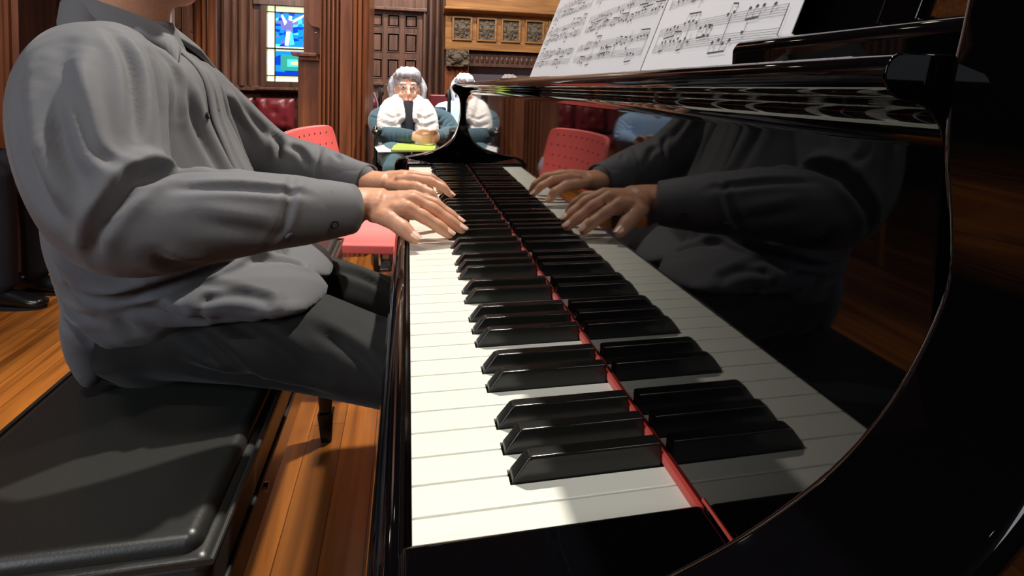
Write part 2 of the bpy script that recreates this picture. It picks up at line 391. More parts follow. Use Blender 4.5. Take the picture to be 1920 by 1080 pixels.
for pts, mi in (([(cxw-.02, zm+.03), (cxw+.012, zm+.03), (cxw+.03, zm+.16), (cxw-.005, zm+.17)], 4), ([(cxw+.02, zm+.03), (cxw+.06, zm+.04), (cxw+.04, zm+.15), (cxw+.025, zm+.14)], 3),
                ([(cxw-.02, zm+.15), (cxw+.04, zm+.15), (cxw+.055, zm+.24), (cxw+.0, zm+.26)], 7), ([(cxw+.01, zm+.25), (cxw+.035, zm+.24), (cxw+.04, zm+.285), (cxw+.015, zm+.29)], 4),
                ([(cxw+.04, zm+.22), (cxw+.13, zm+.28), (cxw+.14, zm+.305), (cxw+.04, zm+.25)], 4), ([(cxw+.0, zm+.23), (cxw-.04, zm+.3), (cxw-.05, zm+.285), (cxw-.02, zm+.2)], 4),
                ([(cxw+.1, zm+.1), (cxw+.17, zm+.13), (cxw+.16, zm+.2), (cxw+.09, zm+.15)], 2)): poly(m, pts, wy-.009, mi)
poly(m, [(bx0+.045, wz0+.095), (bx1-.045, wz0+.095), (bx1-.045, zm-.05), (bx0+.045, zm-.05)], wy-.008, 5)
poly(m, [(bx0+.1, wz0+.13), (bx1-.1, wz0+.13), (bx1-.1, zm-.09), (bx0+.1, zm-.09)], wy-.011, 3)
poly(m, [(bx0+.13, wz0+.15), (bx1-.13, wz0+.15), (bx1-.13, zm-.11), (bx0+.13, zm-.11)], wy-.013, 6)
for a, b in (((wx0, zm-.006), (wx1, zm+.006)), ((bx0-.003, wz0), (bx0+.003, wz1)), ((bx1-.003, wz0), (bx1+.003, wz1)), ((wx0, wz1-.053), (wx1, wz1-.047)), ((wx0, wz0+.047), (wx1, wz0+.053))):
    m.box((a[0], wy-.016, a[1]), (b[0], wy, b[1]), 8)
m.build('stained_glass', GL, wr)

# tall daylight window behind the camera, left (its light is the area lamp)
w2 = thing('window_2', None, None, (-2.75, -2.6, 2.6)); w2['kind'] = 'structure'
m = MB()
for a, b in (((-.06, -.86, -1.06), (.06, -.80, 1.06)), ((-.06, .80, -1.06), (.06, .86, 1.06)), ((-.06, -.86, 1.0), (.06, .86, 1.06)), ((-.06, -.86, -1.06), (.06, .86, -1.0))): m.box(a, b)
Rw = Matrix.Rotation(math.radians(63), 3, 'Z')
m.v = [tuple(Rw@Vector(v)+Vector((-2.68, -2.33, 2.6))) for v in m.v]; m.build('window_frame', WALLD, w2)

# fluted pilaster that stands in front, with its little ledge and scrolled bracket
def cx(px): return -.557+(px-557)*.0026
yc = 3.0; prof = [(cx(566), yc+.45), (cx(566), yc+.04), (cx(599), yc+.04), (cx(599), yc+.0)]
fl = [(601, 606), (609, 614), (617, 622), (625, 630), (633, 637)]
for a, b in fl:
    prof += [(cx(a), yc), (cx(a)+.001, yc+.03), (cx(b)-.001, yc+.03), (cx(b), yc)]
prof += [(cx(659), yc)]
for c, r in ((664, 4.5), (674, 4.5), (684, 5)):
    for k in range(7):
        a = PI-k*PI/6; prof.append((cx(c)+math.cos(a)*r*.0026, yc+.012-math.sin(a)*r*.0026*1.5))
prof += [(cx(692), yc+.02), (cx(692), yc+.45)]
struct(MB().prism(prof, 'z', 0, 3.5).build('trim_5', COLW))
m = MB(); m.box((cx(549), yc-.03, 1.05), (cx(594), yc+.3, 1.068)); m.box((cx(560), yc-.01, 1.03), (cx(596), yc+.3, 1.05))
m.box((cx(557), yc+.02, 0), (cx(600), yc+.44, 1.04))
sc = [(cx(574), 3.5), (cx(574), 1.25)]+[(cx(574)+.05*(k/6)**2, 1.25-.05*math.sin(k/6*PI/2)-.0) for k in range(7)]+[(cx(599), 1.19), (cx(599), 3.5)]
m.prism(sc, 'y', yc-.0, yc+.3)
m.ell((cx(591), yc-.002, 1.17), .007, 10)
struct(m.build('trim_6', COLW, bevel=.003))
# second pilaster further left, and the boarded column at the left edge
m = MB()
for xx, r in ((-1.18, .02), (-1.145, .012), (-1.105, .02)): m.tube([(xx, 3.52, 0), (xx, 3.52, 3.5)], r, 12, caps=False)
m.box((-1.195, 3.53, 0), (-1.09, 3.57, 3.5)); struct(m.build('trim_7', COLW))
m = MB(); m.box((-2.75, 2.95, 0), (-1.74, 3.4, 3.5))
for k in range(16): m.tube([(-2.7+k*.061, 2.95, .0), (-2.7+k*.061, 2.95, 3.5)], .018, 8, caps=False)
struct(m.build('trim_8', COLW))
MBb = thing('notice_board', 'dark grey free-standing notice board behind the pianist\'s shoulder', 'notice board', (-1.45, 3.3, 0))
MB().box((-1.72, 3.28, .75), (-1.24, 3.31, 1.75)).build('board_panel', mat('slate_felt', (.2, .23, .24), .9), MBb, bevel=.003)
m = MB()
for a, b in (((-1.735, 3.27, .73), (-1.715, 3.32, 1.77)), ((-1.245, 3.27, .73), (-1.225, 3.32, 1.77)), ((-1.735, 3.27, 1.75), (-1.225, 3.32, 1.77)), ((-1.735, 3.27, .73), (-1.225, 3.32, .75))): m.box(a, b)
m.build('board_frame', mat('pale_frame', (.8, .74, .76), .4), MBb, bevel=.003)
for xx in (-1.715, -1.245):
    MB().box((xx-.012, 3.28, .0), (xx+.012, 3.31, .73)).build('leg', STEEL, MBb)

# chimney piece: carved frieze, corbel, dark beam
def mx_(px): return .298+(px-835)*.00476
def mz_(py): return 1.228+(92-py)*.00455
ym = 5.0
ft = thing('fireplace_mantel', 'carved oak chimney piece with a frieze of square carved panels', 'fireplace', (1.2, ym, 0))
m = MB(); m.box((mx_(836), ym, mz_(92)), (2.3, YB-.004, mz_(74))); m.box((mx_(836), ym+.02, mz_(74)), (2.3, YB-.004, mz_(22))); m.build('frieze', WALLG, ft, bevel=.003)
for i in range(8):
    a = mx_(851)+i*(mx_(896)-mx_(851)); b = a+mx_(881)-mx_(851); z0, z1 = mz_(71), mz_(32)
    q = MB(); q.box((a, ym+.005, z0), (b, ym+.03, z1), 0)
    for f in ((a-.014, z0-.014, a, z1+.014), (b, z0-.014, b+.014, z1+.014), (a, z0-.014, b, z0), (a, z1, b, z1+.014)): q.box((f[0], ym-.012, f[1]), (f[2], ym+.03, f[3]), 1)
    q.ell(((a+b)/2, ym+.004, (z0+z1)/2), (.04, .014, .05), 12, 0)
    for k in range(8):
        an = k*PI/4; q.ell(((a+b)/2+.05*math.cos(an), ym+.004, (z0+z1)/2+.06*math.sin(an)), (.016, .009, .02), 8, 0)
    q.build('carved_panel', [CARVED, WALLG], ft)
m = MB(); m.prism([(ym-.06, mz_(13)), (ym-.06, mz_(17)), (ym-.02, mz_(20)), (ym, mz_(23)), (YB-.004, mz_(23)), (YB-.004, mz_(13))], 'x', mx_(833), 2.3); m.build('cornice', WALLG, ft, bevel=.003)
m = MB(); m.box((mx_(836), ym+.03, mz_(13)), (2.3, YB-.004, 3.495)); m.build('overmantel', WALLG, ft, bevel=.003)
m = MB(); m.box((mx_(880), ym+.04, mz_(122)), (2.3, YB-.004, mz_(95)))
for k in range(30): m.ell((mx_(886)+k*.045, ym+.04, mz_(108)), (.018, .012, .035), 8)
m.build('beam', WALLD, ft)
m = MB(); m.box((mx_(838), ym-.02, mz_(124)), (mx_(879), YB-.004, mz_(92)))
for k in range(22):
    rnd = random.Random(k); m.ell((mx_(842)+rnd.random()*.16, ym-.02, mz_(120)+rnd.random()*.12), (.012+.02*rnd.random(), .02, .012+.02*rnd.random()), 8)
m.ell((mx_(858), ym-.02, mz_(108)), (.05, .03, .045), 12); m.build('corbel', CARVED, ft)
m = MB(); m.box((mx_(837), ym+.03, 0), (mx_(880), YB-.004, mz_(124)))
for k in range(5): m.tube([(mx_(841)+k*.042, ym+.03, .1), (mx_(841)+k*.042, ym+.03, mz_(125))], .013, 8, caps=False)
m.build('jamb', COLW, ft)
MB().box((mx_(880), ym+.12, 0), (2.3, YB-.004, mz_(122))).build('hearth_wall', PLASTER, ft)

# tufted wall benches
def wall_bench(name, x0, x1, y, label, group, zb=(.5, .76), back=.03, n=None, mat_=BURGUNDY, zseat=.45):
    t = thing(name, label, 'bench', ((x0+x1)/2, y, 0), group)
    MB().box((x0, y-.42, .05), (x1, y-.02, zseat-.05)).build('bench_box', COLW, t, bevel=.004)
    MB().box((x0, y-.44, zseat-.05), (x1, y-.02, zseat+.02)).build('seat', mat_, t, bevel=.015, seg=3)
    n = n or max(1, round((x1-x0)/.3)); wdt = (x1-x0)/n
    for i in range(n):
        a = x0+i*wdt+.012; b = a+wdt-.024; NX, NZ = 18, 14; vs = []; fs = []
        for j in range(NZ+1):
            for k in range(NX+1):
                u, v = k/NX, j/NZ; px_, pz_ = a+(b-a)*u, zb[0]+(zb[1]-zb[0])*v
                bulge = .035*min(1, 6*min(u, 1-u, v, 1-v))**.5
                for cu, cv in ((.25, .25), (.75, .25), (.5, .55), (.25, .85), (.75, .85)):
                    bulge -= .02*math.exp(-(((u-cu)/.07)**2+((v-cv)/.09)**2))
                vs.append((px_, y-.03-bulge, pz_))
        for j in range(NZ):
            for k in range(NX): q = j*(NX+1)+k; fs.append((q, q+1, q+NX+2, q+NX+1))
        mm = MB().add(vs, fs); mm.box((a, y-.031, zb[0]), (b, y-.01, zb[1])); o = mm.build('back_cushion', mat_, t, smooth=False)
        o.data.polygons.foreach_set('use_smooth', [len(p.vertices) == 4 and p.index < NX*NZ for p in o.data.polygons])
    return t
wall_bench('wall_bench', -2.6, -.62, 5.28, 'burgundy tufted wall bench under the stained glass window', None, n=6)
wall_bench('wall_bench', dx(680), dx(716), YB-.1, 'short burgundy tufted bench between fluted column and woman in white vest', None, zb=(.665, .79), n=1, zseat=.62)

# ceiling spot housings
LENS = mat('lamp_lens', (1, .95, .85), .3, emit=(1, .95, .85), estr=14)
for i, (a, b, p, c, an, so, lb) in enumerate(SPOTS):
    t = thing('ceiling_light', lb, 'ceiling light', (a[0], a[1], 3.5), 'ceiling spotlights above the frame')
    MB().tube([(a[0], a[1], 3.5), (a[0], a[1], 3.41)], .07, 20, caps=False).build('housing', CHROME, t)
    MB().tube([(a[0], a[1], 3.409), (a[0], a[1], 3.403)], .05, 20, caps=False).build('lens', LENS, t)

# ================================================================== GRAND PIANO
P = thing('grand_piano', 'glossy black grand piano with open keyboard beside the seated pianist', 'piano', (.6, .6, 0))
W = .0235; XK = .1372; XM = .1386; Y0, Y1 = -.121, 1.330
# white keys: head full width, tail narrowed beside the black keys
names = 'CBAGFED'
def bx(b):                                                            # black key centre at the boundary b (between white b-1 and b)
    r = b % 7; return b*W+{2: -.0018, 3: 0, 4: .0018, 6: -.0015, 0: .0015}[r]
blacks = [b for b in range(2, 52) if b % 7 in (2, 3, 4, 6, 0)]
for k in range(52):
    y0, y1 = k*W+.0006, (k+1)*W-.0006; ya, yb = y0, y1
    if k in blacks: ya = bx(k)+.0062
    if k+1 in blacks: yb = bx(k+1)-.0062
    out = [(0, y0), (.0505, y0)]
    if ya > y0: out += [(.0505, ya)]
    out += [(.153, ya), (.153, yb)]
    if yb < y1: out += [(.0505, yb)]
    out += [(.0505, y1), (0, y1)]
    m = MB(); m.prism(out, 'z', KEY_Z-.0028, KEY_Z, 0); m.prism([(x_, y_) for x_, y_ in ((.002, y0+.0003), (.0505, y0+.0003), (.0505, ya+.0003), (.153, ya+.0003), (.153, yb-.0003), (.0505, yb-.0003), (.0505, y1-.0003), (.002, y1-.0003))], 'z', KEY_Z-.026, KEY_Z-.003, 1)
    m.build('white_key', [IVORY, KEYSIDE], P, bevel=.0006, seg=2)
# black keys: sloping front, top narrower than the base
def black_geo():
    hb, ht = .0056, .0046; z0, z1 = KEY_Z-.004, KEY_Z+.0125
    vs = []
    for x, z, h in ((.0515, z0, hb), (.0515, KEY_Z+.0015, hb), (.0595, z1-.0008, ht), (.0625, z1, ht), (XK-.0018, z1, ht), (XK-.0018, z0, hb)):
        vs += [(x, -h, z), (x, h, z)]
    fs = [(0, 1, 3, 2), (2, 3, 5, 4), (4, 5, 7, 6), (6, 7, 9, 8), (8, 9, 11, 10), (10, 11, 1, 0), (0, 2, 4, 6, 8, 10), (1, 11, 9, 7, 5, 3)]
    return vs, fs
vs, fs = black_geo(); m = MB().add(vs, fs); bk0 = m.build('black_key', EBONY, P, bevel=.0013, seg=3, angle=20)
base = bk0.location.copy(); yc0 = 0
bk0.location.y = base.y+bx(blacks[0])
for b in blacks[1:]:
    c = bk0.copy(); COL.objects.link(c); c.parent = P; c.location = (base.x, base.y+bx(b), base.z)
# felt at the back of the keys, seen as a red line
m = MB(); m.box((.1362, -.001, KEY_Z+.0004), (XM+.001, 52*W+.001, KEY_Z+.0052)); m.box((XM-.0008, Y0+.002, KEY_Z+.0083), (XM+.0006, -.001, KEY_Z+.0096)); m.build('felt_strip', FELT, P)
# key blocks
for y0, y1 in ((Y0, -.0012), (52*W+.0012, Y1)):
    MB().box((-.006, y0, .64), (XK+.001, y1, KEY_Z+.0085)).build('key_block', BLACK, P, bevel=.0045, seg=3)
# key slip, keybed, lock rail
sl = [(-.0035, .64), (-.0035, .7185), (-.005, .7215), (-.009, .7225), (-.0145, .7215), (-.0185, .718), (-.0205, .712), (-.0205, .655), (-.0235, .650), (-.024, .640), (-.02, .636)]
o = MB().prism(sl, 'y', Y0, Y1).build('key_slip', BLACK, P, bevel=.0012); 
for yy in (.32, .52, .74): MB().tube([(-.0202, yy, .688), (-.0216, yy, .688)], .003, 12, caps=False).build('screw', CHROME, P)
MB().box((-.016, Y0-.035, .585), (1.0, Y1+.035, .635)).build('keybed', BLACK_SOFT, P, bevel=.004)
# fallboard: upright mirror panel, a small cove, then the rolled lip
fb = [(XM+.022, KEY_Z+.005), (XM, KEY_Z+.005), (XM, .9235)]
for k in range(1, 7):
    a = k/6*PI/2; fb.append((XM-.0135*(1-math.cos(a)), .9235+.0135*math.sin(a)))
lipc = (.132, .944)
fb += [(.1235, .9372)]
for k in range(1, 9):
    a = -PI/2-k/8*PI; 
    if k < 8: fb.append((.1245+.0065*math.cos(a)*1.0, .9436+.0064*math.sin(a)))
fb += [(.126, .9497), (.150, .9500), (XM+.022, .9495)]
MB().prism(fb, 'y', Y0+.001, Y1-.001).build('fallboard', BLACK, P, bevel=.0006, seg=2, angle=50)
FBO = bpy.data.objects['fallboard']; co_ = get_co(FBO.data); cz_ = WLOC['fallboard']
yy_ = co_[:, 1]+cz_.y; co_[:, 2] -= np.where(co_[:, 2]+cz_.z > .9, .011*np.clip(yy_/1.33, 0, 1), 0); set_co(FBO.data, co_)   # the lip settles a little towards the bass
# the arms, S-curved from the key block up to the rim
armT = [(-.026, .63), (-.028, .776), (-.024, .788), (-.012, .795), (.0, .799), (.036, .809), (.067, .819), (.086, .827), (.106, .839), (.120, .852), (.131, .868), (.1385, .886), (.1385, .902), (.1355, .922), (.1352, .940), (.138, .956), (.141, .972), (.147, .984), (.16, .988), (.60, .988), (.60, .63)]
armB = [(-.034, .63), (-.036, .72), (-.03, .731), (-.015, .737), (.0, .741), (.04, .749), (.075, .761), (.098, .775), (.115, .793), (.125, .817), (.1305, .845), (.1315, .87), (.130, .890), (.125, .903), (.117, .911), (.111, .917), (.109, .924), (.110, .930), (.116, .935), (.13, .937), (.60, .937), (.60, .63)]
def dens(pr, a, b, sub=4):
    seg = catmull([(p[0], 0, p[1]) for p in pr[a:b]], sub); return pr[:a]+[(s[0], s[2]) for s in seg]+pr[b:]
MB().prism(dens(armT, 1, 19), 'y', Y0-.042, Y0).build('arm', BLACK, P, bevel=.004, seg=3, angle=60)
MB().prism(dens(armB, 1, 20), 'y', Y1, Y1+.042).build('arm', BLACK, P, bevel=.004, seg=3, angle=60)
# case: bent side and body behind the fallboard
ya, yb = Y0-.042, Y1+.042
outl = [(.55, ya), (.85, ya), (1.0, ya+.02), (1.15, ya+.1), (1.3, ya+.28), (1.42, ya+.5), (1.55, ya+.68), (1.68, ya+.82), (1.76, ya+1.0), (1.78, ya+1.15), (1.76, yb-.12), (1.66, yb-.02), (1.5, yb), (.55, yb)]
outl = [(q[0], q[1]) for q in catmull([(p[0], p[1], 0) for p in outl], 4)]
MB().prism(outl, 'z', .60, .918).build('case', BLACK, P, bevel=.004, seg=2, angle=60)
MB().prism([(.30, Y0), (.30, Y1)][::-1]+[(q[0]+.006, q[1]) for q in outl], 'z', .919, .931).build('lid', BLACK, P, bevel=.003, angle=60)
# music desk tray with the raised rail at the treble side, and the desk panel
MB().box((.161, Y0+.002, .900), (.30, Y1-.002, .931)).build('tray', BLACK, P, bevel=.002)
m = MB(); m.prism([(.162, .930), (.162, .9480), (.164, .9495), (.197, .9510), (.2, .950), (.2, .930)], 'y', .035, .86); m.build('desk_ledge', BLACK, P, bevel=.0012)
m = MB(); m.prism([(.162, .930), (.162, .9600), (.165, .9640), (.190, .9690), (.2, .9690), (.202, .930)], 'y', Y0+.002, .034); m.build('desk_rail', BLACK, P, bevel=.002, seg=3)
MB().box((.232, .0, .938), (.242, .76, 1.20), rot=Matrix.Rotation(math.radians(20), 3, 'Y'), about=(.237, .4, .944)).build('desk_panel', BLACK, P, bevel=.003)
# legs, lyre and pedals below (mostly out of the picture)
def turned_leg(x, y):
    g = MB(); g.box((x-.055, y-.055, .50), (x+.055, y+.055, .60)); g.prism([(x-.045, .14), (x+.045, .14), (x+.055, .5), (x-.055, .5)], 'y', y-.045, y+.045); g.box((x-.05, y-.05, .10), (x+.05, y+.05, .145))
    o = g.build('leg', BLACK, P, bevel=.006)
    g = MB(); g.tube([(x-.012, y, .035), (x+.012, y, .035)], .035, 18, caps=False); g.box((x-.018, y-.012, .03), (x+.018, y+.012, .105)); g.build('caster', mat('brass', (.75, .58, .3), .3, metal=1), o, bevel=.002)
turned_leg(.30, .0); turned_leg(.30, 1.22); turned_leg(1.5, .98)
lyr = MB(); lyr.box((.22, .5, .12), (.30, .74, .2)); lyr.box((.24, .54, .2), (.27, .57, .59)); lyr.box((.24, .67, .2), (.27, .7, .59)); lo = lyr.build('pedal_lyre', BLACK, P, bevel=.006)
for yy in (.55, .62, .69): MB().box((.12, yy-.012, .09), (.24, yy+.012, .1)).build('pedal', MATS['brass'], lo, bevel=.004)

# sheet music: three pages leaning on the desk, each page a thing of its own
def page(y0, y1, label, seed, lean, xb=.206, xo=0):
    rn = random.Random(seed); h = .33; t = thing('sheet_music', label, 'sheet music', (xb, (y0+y1)/2, .951), 'pages of music on the piano desk')
    ca, sa = math.cos(lean), math.sin(lean); ox = Vector((xb, y1, .9515)); ey = Vector((xo, -1, 0)).normalized(); ez = Vector((sa, 0, ca)); wd = (y1-y0)
    nr = ey.cross(ez).normalized()
    if nr.x > 0: nr = -nr                                            # towards the pianist
    def Q(u, v, d=0): return ox+ey*u+ez*v+nr*(d+.006*math.sin(PI*u/wd)*.5)
    m = MB(); NU = 12; vs = []
    for d in (0, -.0006):
        for i in range(NU+1):
            for v in (0, h): vs.append(Q(wd*i/NU, v, d))
    N = (NU+1)*2; fs = [(2*i, 2*i+2, 2*i+3, 2*i+1) for i in range(NU)]+[(N+2*i, N+2*i+1, N+2*i+3, N+2*i+2) for i in range(NU)]
    fs += [(2*i, N+2*i, N+2*i+2, 2*i+2) for i in range(NU)]+[(2*i+1, 2*i+3, N+2*i+3, N+2*i+1) for i in range(NU)]+[(0, 1, N+1, N), (2*NU, N+2*NU, N+2*NU+1, 2*NU+1)]
    m.add(vs, fs).build('paper', PAPER, t)
    k = MB()
    def ln(u0, v0, u1, v1, th=.0004):
        n = max(1, int(abs(u1-u0)/.02)+1)
        for i in range(n):
            a, b = i/n, (i+1)/n; ua, ub = u0+(u1-u0)*a, u0+(u1-u0)*b; va, vb = v0+(v1-v0)*a, v0+(v1-v0)*b
            if abs(u1-u0) > abs(v1-v0): k.quad(Q(ua, va-th, .0005), Q(ub, vb-th, .0005), Q(ub, vb+th, .0005), Q(ua, va+th, .0005))
            else: k.quad(Q(ua-th, va, .0005), Q(ua-th, vb, .0005), Q(ub+th, vb, .0005), Q(ub-th, va, .0005) if 0 else Q(ua+th, va, .0005))
    v = .02
    while v < h-.03:
        for st in (0, .016):                                         # a brace of two staves
            for l in range(5): ln(.014, v+st+l*.0018, wd-.012, v+st+l*.0018, .00012)
            u = .03
            while u < wd-.02:
                r = rn.random()
                if r < .78:
                    vv = v+st+rn.randrange(-1, 6)*.0018; e = .0013
                    k.add([Q(u+math.cos(a*PI/4)*e*1.25, vv+math.sin(a*PI/4)*e, .0006) for a in range(8)], [tuple(range(8))])
                    sd = 1 if rn.random() < .5 else -1; ln(u+sd*.0017, vv, u+sd*.0017, vv+sd*.0075, .0002)
                    if rn.random() < .6:                             # a beamed group
                        for q in range(1, rn.randrange(2, 5)):
                            vv2 = vv+rn.uniform(-.002, .002); k.add([Q(u+q*.0075+math.cos(a*PI/4)*e*1.25, vv2+math.sin(a*PI/4)*e, .0006) for a in range(8)], [tuple(range(8))])
                            ln(u+q*.0075+sd*.0017, vv2, u+q*.0075+sd*.0017, vv+sd*.0075, .0002)
                        ln(u+sd*.0017, vv+sd*.0085, u+q*.0075+sd*.0017, vv+sd*.0075, .0006); u += q*.0075
                u += rn.uniform(.007, .014)
        for bl in range(4): ln(.014+(wd-.026)*bl/3, v, .014+(wd-.026)*bl/3, v+.0235, .0003)
        if rn.random() < .7: ln(.04, v+.012, .04+rn.uniform(.03, .1), v+.0125, .0003)
        v += .043
    k.build('notation', INK, t)
page(.058, .272, 'right-hand page of music on the desk, nearest the camera', 1, .36)
page(.276, .545, 'middle page of music, left of the fold on the piano desk', 2, .36, xb=.2065)
page(.548, .80, 'leftmost page of music on the desk, furthest from the camera', 3, .36, xb=.2075)

# ================================================================== BENCH
B = thing('piano_bench', 'black leather duet bench the pianist sits on', 'bench', (-.33, .82, 0))
b0, b1, by0, by1 = -.458, -.166, .288, 1.375
m = MB(); m.box((b0, by0, .46), (b1, by1, .518)); m.build('seat', LEATHER, B, bevel=.014, seg=5)
m = MB(); m.box((b0+.012, by0+.012, .505), (b1-.012, by1-.012, .532)); m.build('cushion_top', LEATHER, B, bevel=.016, seg=6)
m = MB()
for z in (.4645, .517): 
    m.tube([(b0, by0, z), (b1, by0, z), (b1, by1, z), (b0, by1, z), (b0, by0, z)], .0035, 8, caps=False)
m.build('piping', LEATHER, B)
m = MB(); m.box((b1-.03, by0+.03, .39), (b1-.006, by1-.03, .46)); m.box((b0+.006, by0+.03, .39), (b0+.03, by1-.03, .46)); m.box((b0+.03, by0+.03, .39), (b1-.03, by0+.054, .46)); m.box((b0+.03, by1-.054, .39), (b1-.03, by1-.03, .46))
m.build('apron', APRONW, B, bevel=.004)
for yy in (.52, .80, 1.1): MB().tube([(b1-.006, yy, .425), (b1-.002, yy, .425)], .006, 12, caps=False).build('bolt', STEEL, B)
def bench_leg(x, y):
    sx = 1 if x > -.33 else -1; g = MB()
    pts = [(x, y, .39), (x, y, .2), (x+.002*sx, y, .08), (x+.004*sx, y, .0)]
    for (p, q, a, b) in ((pts[0], pts[1], .026, .022), (pts[1], pts[2], .022, .015), (pts[2], pts[3], .02, .013)):
        g.add([(p[0]-a, p[1]-a, p[2]), (p[0]+a, p[1]-a, p[2]), (p[0]+a, p[1]+a, p[2]), (p[0]-a, p[1]+a, p[2]), (q[0]-b, q[1]-b, q[2]), (q[0]+b, q[1]-b, q[2]), (q[0]+b, q[1]+b, q[2]), (q[0]-b, q[1]+b, q[2])],
              [(0, 1, 2, 3), (7, 6, 5, 4), (0, 4, 5, 1), (1, 5, 6, 2), (2, 6, 7, 3), (3, 7, 4, 0)])
    g.build('leg', BLACK_SOFT, B, bevel=.003)
for x in (b0+.04, b1-.035):
    for y in (by0+.05, by1-.05): bench_leg(x, y)

# ================================================================== PIANIST
def V3(*a): return np.array(a, float)
PI_ = thing('person', 'seated pianist in a charcoal grey long-sleeved shirt and black trousers, both hands on the keys', 'person', (-.36, .68, 0))
def finger(mb, pts, r0, r1, n=12, tipflat=.85):
    k = len(pts); rad = [r0+(r1-r0)*i/(k-1) for i in range(k)]
    # a little swelling at each joint
    Q = []; Rr = []
    for i in range(k):
        Q.append(V3(*pts[i])); Rr.append(rad[i]*(1.06 if 0 < i < k-1 else 1))
        if i < k-1: Q.append((V3(*pts[i])+V3(*pts[i+1]))/2); Rr.append((rad[i]+rad[i+1])/2*.95)
    Rr[-1] *= .82
    limb(mb, Q, [(r, r*.92) for r in Rr], n, None, 2)
def palm(mb, pts, h):
    """closed slab through rows of points (row: across the hand)"""
    rows = [[V3(*p) for p in r] for r in pts]; nr = len(rows); nc = len(rows[0]); vs = []; fs = []
    def nrm(i, j):
        a = rows[min(i+1, nr-1)][j]-rows[max(i-1, 0)][j]; b = rows[i][min(j+1, nc-1)]-rows[i][max(j-1, 0)]
        q = np.cross(a, b); q /= np.linalg.norm(q)+1e-12; return q if q[2] > 0 else -q
    for s_ in (1, -1):
        for i in range(nr):
            for j in range(nc): vs.append(rows[i][j]+nrm(i, j)*(h[i]*(.55 if s_ > 0 else -1.0)*(.75 if j in (0, nc-1) else 1)))
    o = nr*nc
    for i in range(nr-1):
        for j in range(nc-1):
            a = i*nc+j; fs.append((a, a+1, a+nc+1, a+nc)); fs.append((o+a, o+a+nc, o+a+nc+1, o+a+1))
    for i in range(nr-1):
        for j in (0, nc-1): a = i*nc+j; fs.append((a, a+nc, o+a+nc, o+a))
    for j in range(nc-1):
        for i in (0, nr-1): a = i*nc+j; fs.append((a, a+1, o+a+1, o+a))
    mb.add(vs, fs)
# right hand (near): fingers nearly straight, lying down the keys
h = MB()
K = dict(i=(-.004, .514, .7785), m=(.003, .534, .7850), r=(.004, .556, .7850), p=(-.001, .576, .7790))
limb(h, [(-.135, .505, .777), (-.095, .528, .777), (-.062, .549, .7765), (-.035, .546, .7775)], [(.030, .0235), (.0295, .0230), (.0300, .0215), (.0310, .019)], 20, (0.35, -1, 0))
palm(h, [[(-.062, .529, .772), (-.062, .543, .779), (-.062, .556, .779), (-.062, .570, .772)],
         [(-.036, .516, .771), (-.036, .534, .7815), (-.036, .556, .7835), (-.036, .574, .774)],
         [(-.012, .508, .771), (-.009, .531, .7825), (-.009, .557, .7840), (-.012, .581, .774)],
         [(.009, .507, .7690), (.014, .532, .7765), (.014, .557, .7775), (.009, .580, .771)]], [.015, .0165, .0155, .0095])
finger(h, [(-.020, .516, .777), K['i'], (.017, .510, .7665), (.036, .5070, .7545), (.0495, .5055, .7440)], .0103, .0082)
finger(h, [(-.016, .534, .783), K['m'], (.030, .530, .7715), (.051, .526, .7570), (.0675, .523, .7455)], .0105, .0081)
finger(h, [(-.016, .556, .784), K['r'], (.033, .553, .7745), (.053, .547, .7605), (.0660, .543, .7510)], .0098, .0076)
finger(h, [(-.018, .576, .778), K['p'], (.022, .589, .7755), (.037, .593, .7640), (.047, .595, .7510)], .0088, .0068)
finger(h, [(-.045, .531, .768), (-.026, .509, .766), (-.009, .494, .7565), (.0065, .483, .7450)], .0135, .0095)
# left hand (far): hand arched, forefinger reaching in, thumb and second finger bent down to the keys
LWp = V3(-.062, .802, .7615)
limb(h, [(-.135, .848, .770), (-.095, .822, .766), (-.062, .802, .763), (-.036, .790, .766)], [(.026, .022), (.0255, .021), (.026, .020), (.028, .017)], 20, (0.35, 1, 0))
palm(h, [[(-.062, .784, .760), (-.062, .796, .768), (-.062, .809, .768), (-.062, .820, .761)],
         [(-.034, .768, .763), (-.034, .785, .775), (-.034, .806, .776), (-.034, .823, .765)],
         [(-.012, .760, .766), (-.009, .780, .7795), (-.009, .803, .778), (-.012, .823, .766)],
         [(.008, .762, .766), (.012, .780, .7750), (.012, .802, .7725), (.008, .821, .763)]], [.012, .0135, .0125, .0075])
finger(h, [(-.018, .765, .774), (.004, .760, .7765), (.033, .751, .7735), (.054, .745, .7640), (.069, .741, .7500)], .0090, .0070)
finger(h, [(-.016, .783, .778), (.006, .782, .7785), (.036, .784, .7740), (.056, .787, .7600), (.064, .789, .7460)], .0088, .0068)
finger(h, [(-.016, .803, .778), (.006, .805, .7765), (.034, .810, .7700), (.050, .813, .7560), (.055, .814, .7420)], .0082, .0064)
finger(h, [(-.018, .820, .770), (.001, .826, .7700), (.024, .835, .7650), (.036, .839, .7530), (.040, .840, .7410)], .0074, .0058)
finger(h, [(-.040, .782, .763), (-.014, .756, .7640), (.012, .738, .7655), (.034, .729, .7560), (.044, .726, .7425)], .0112, .0080)
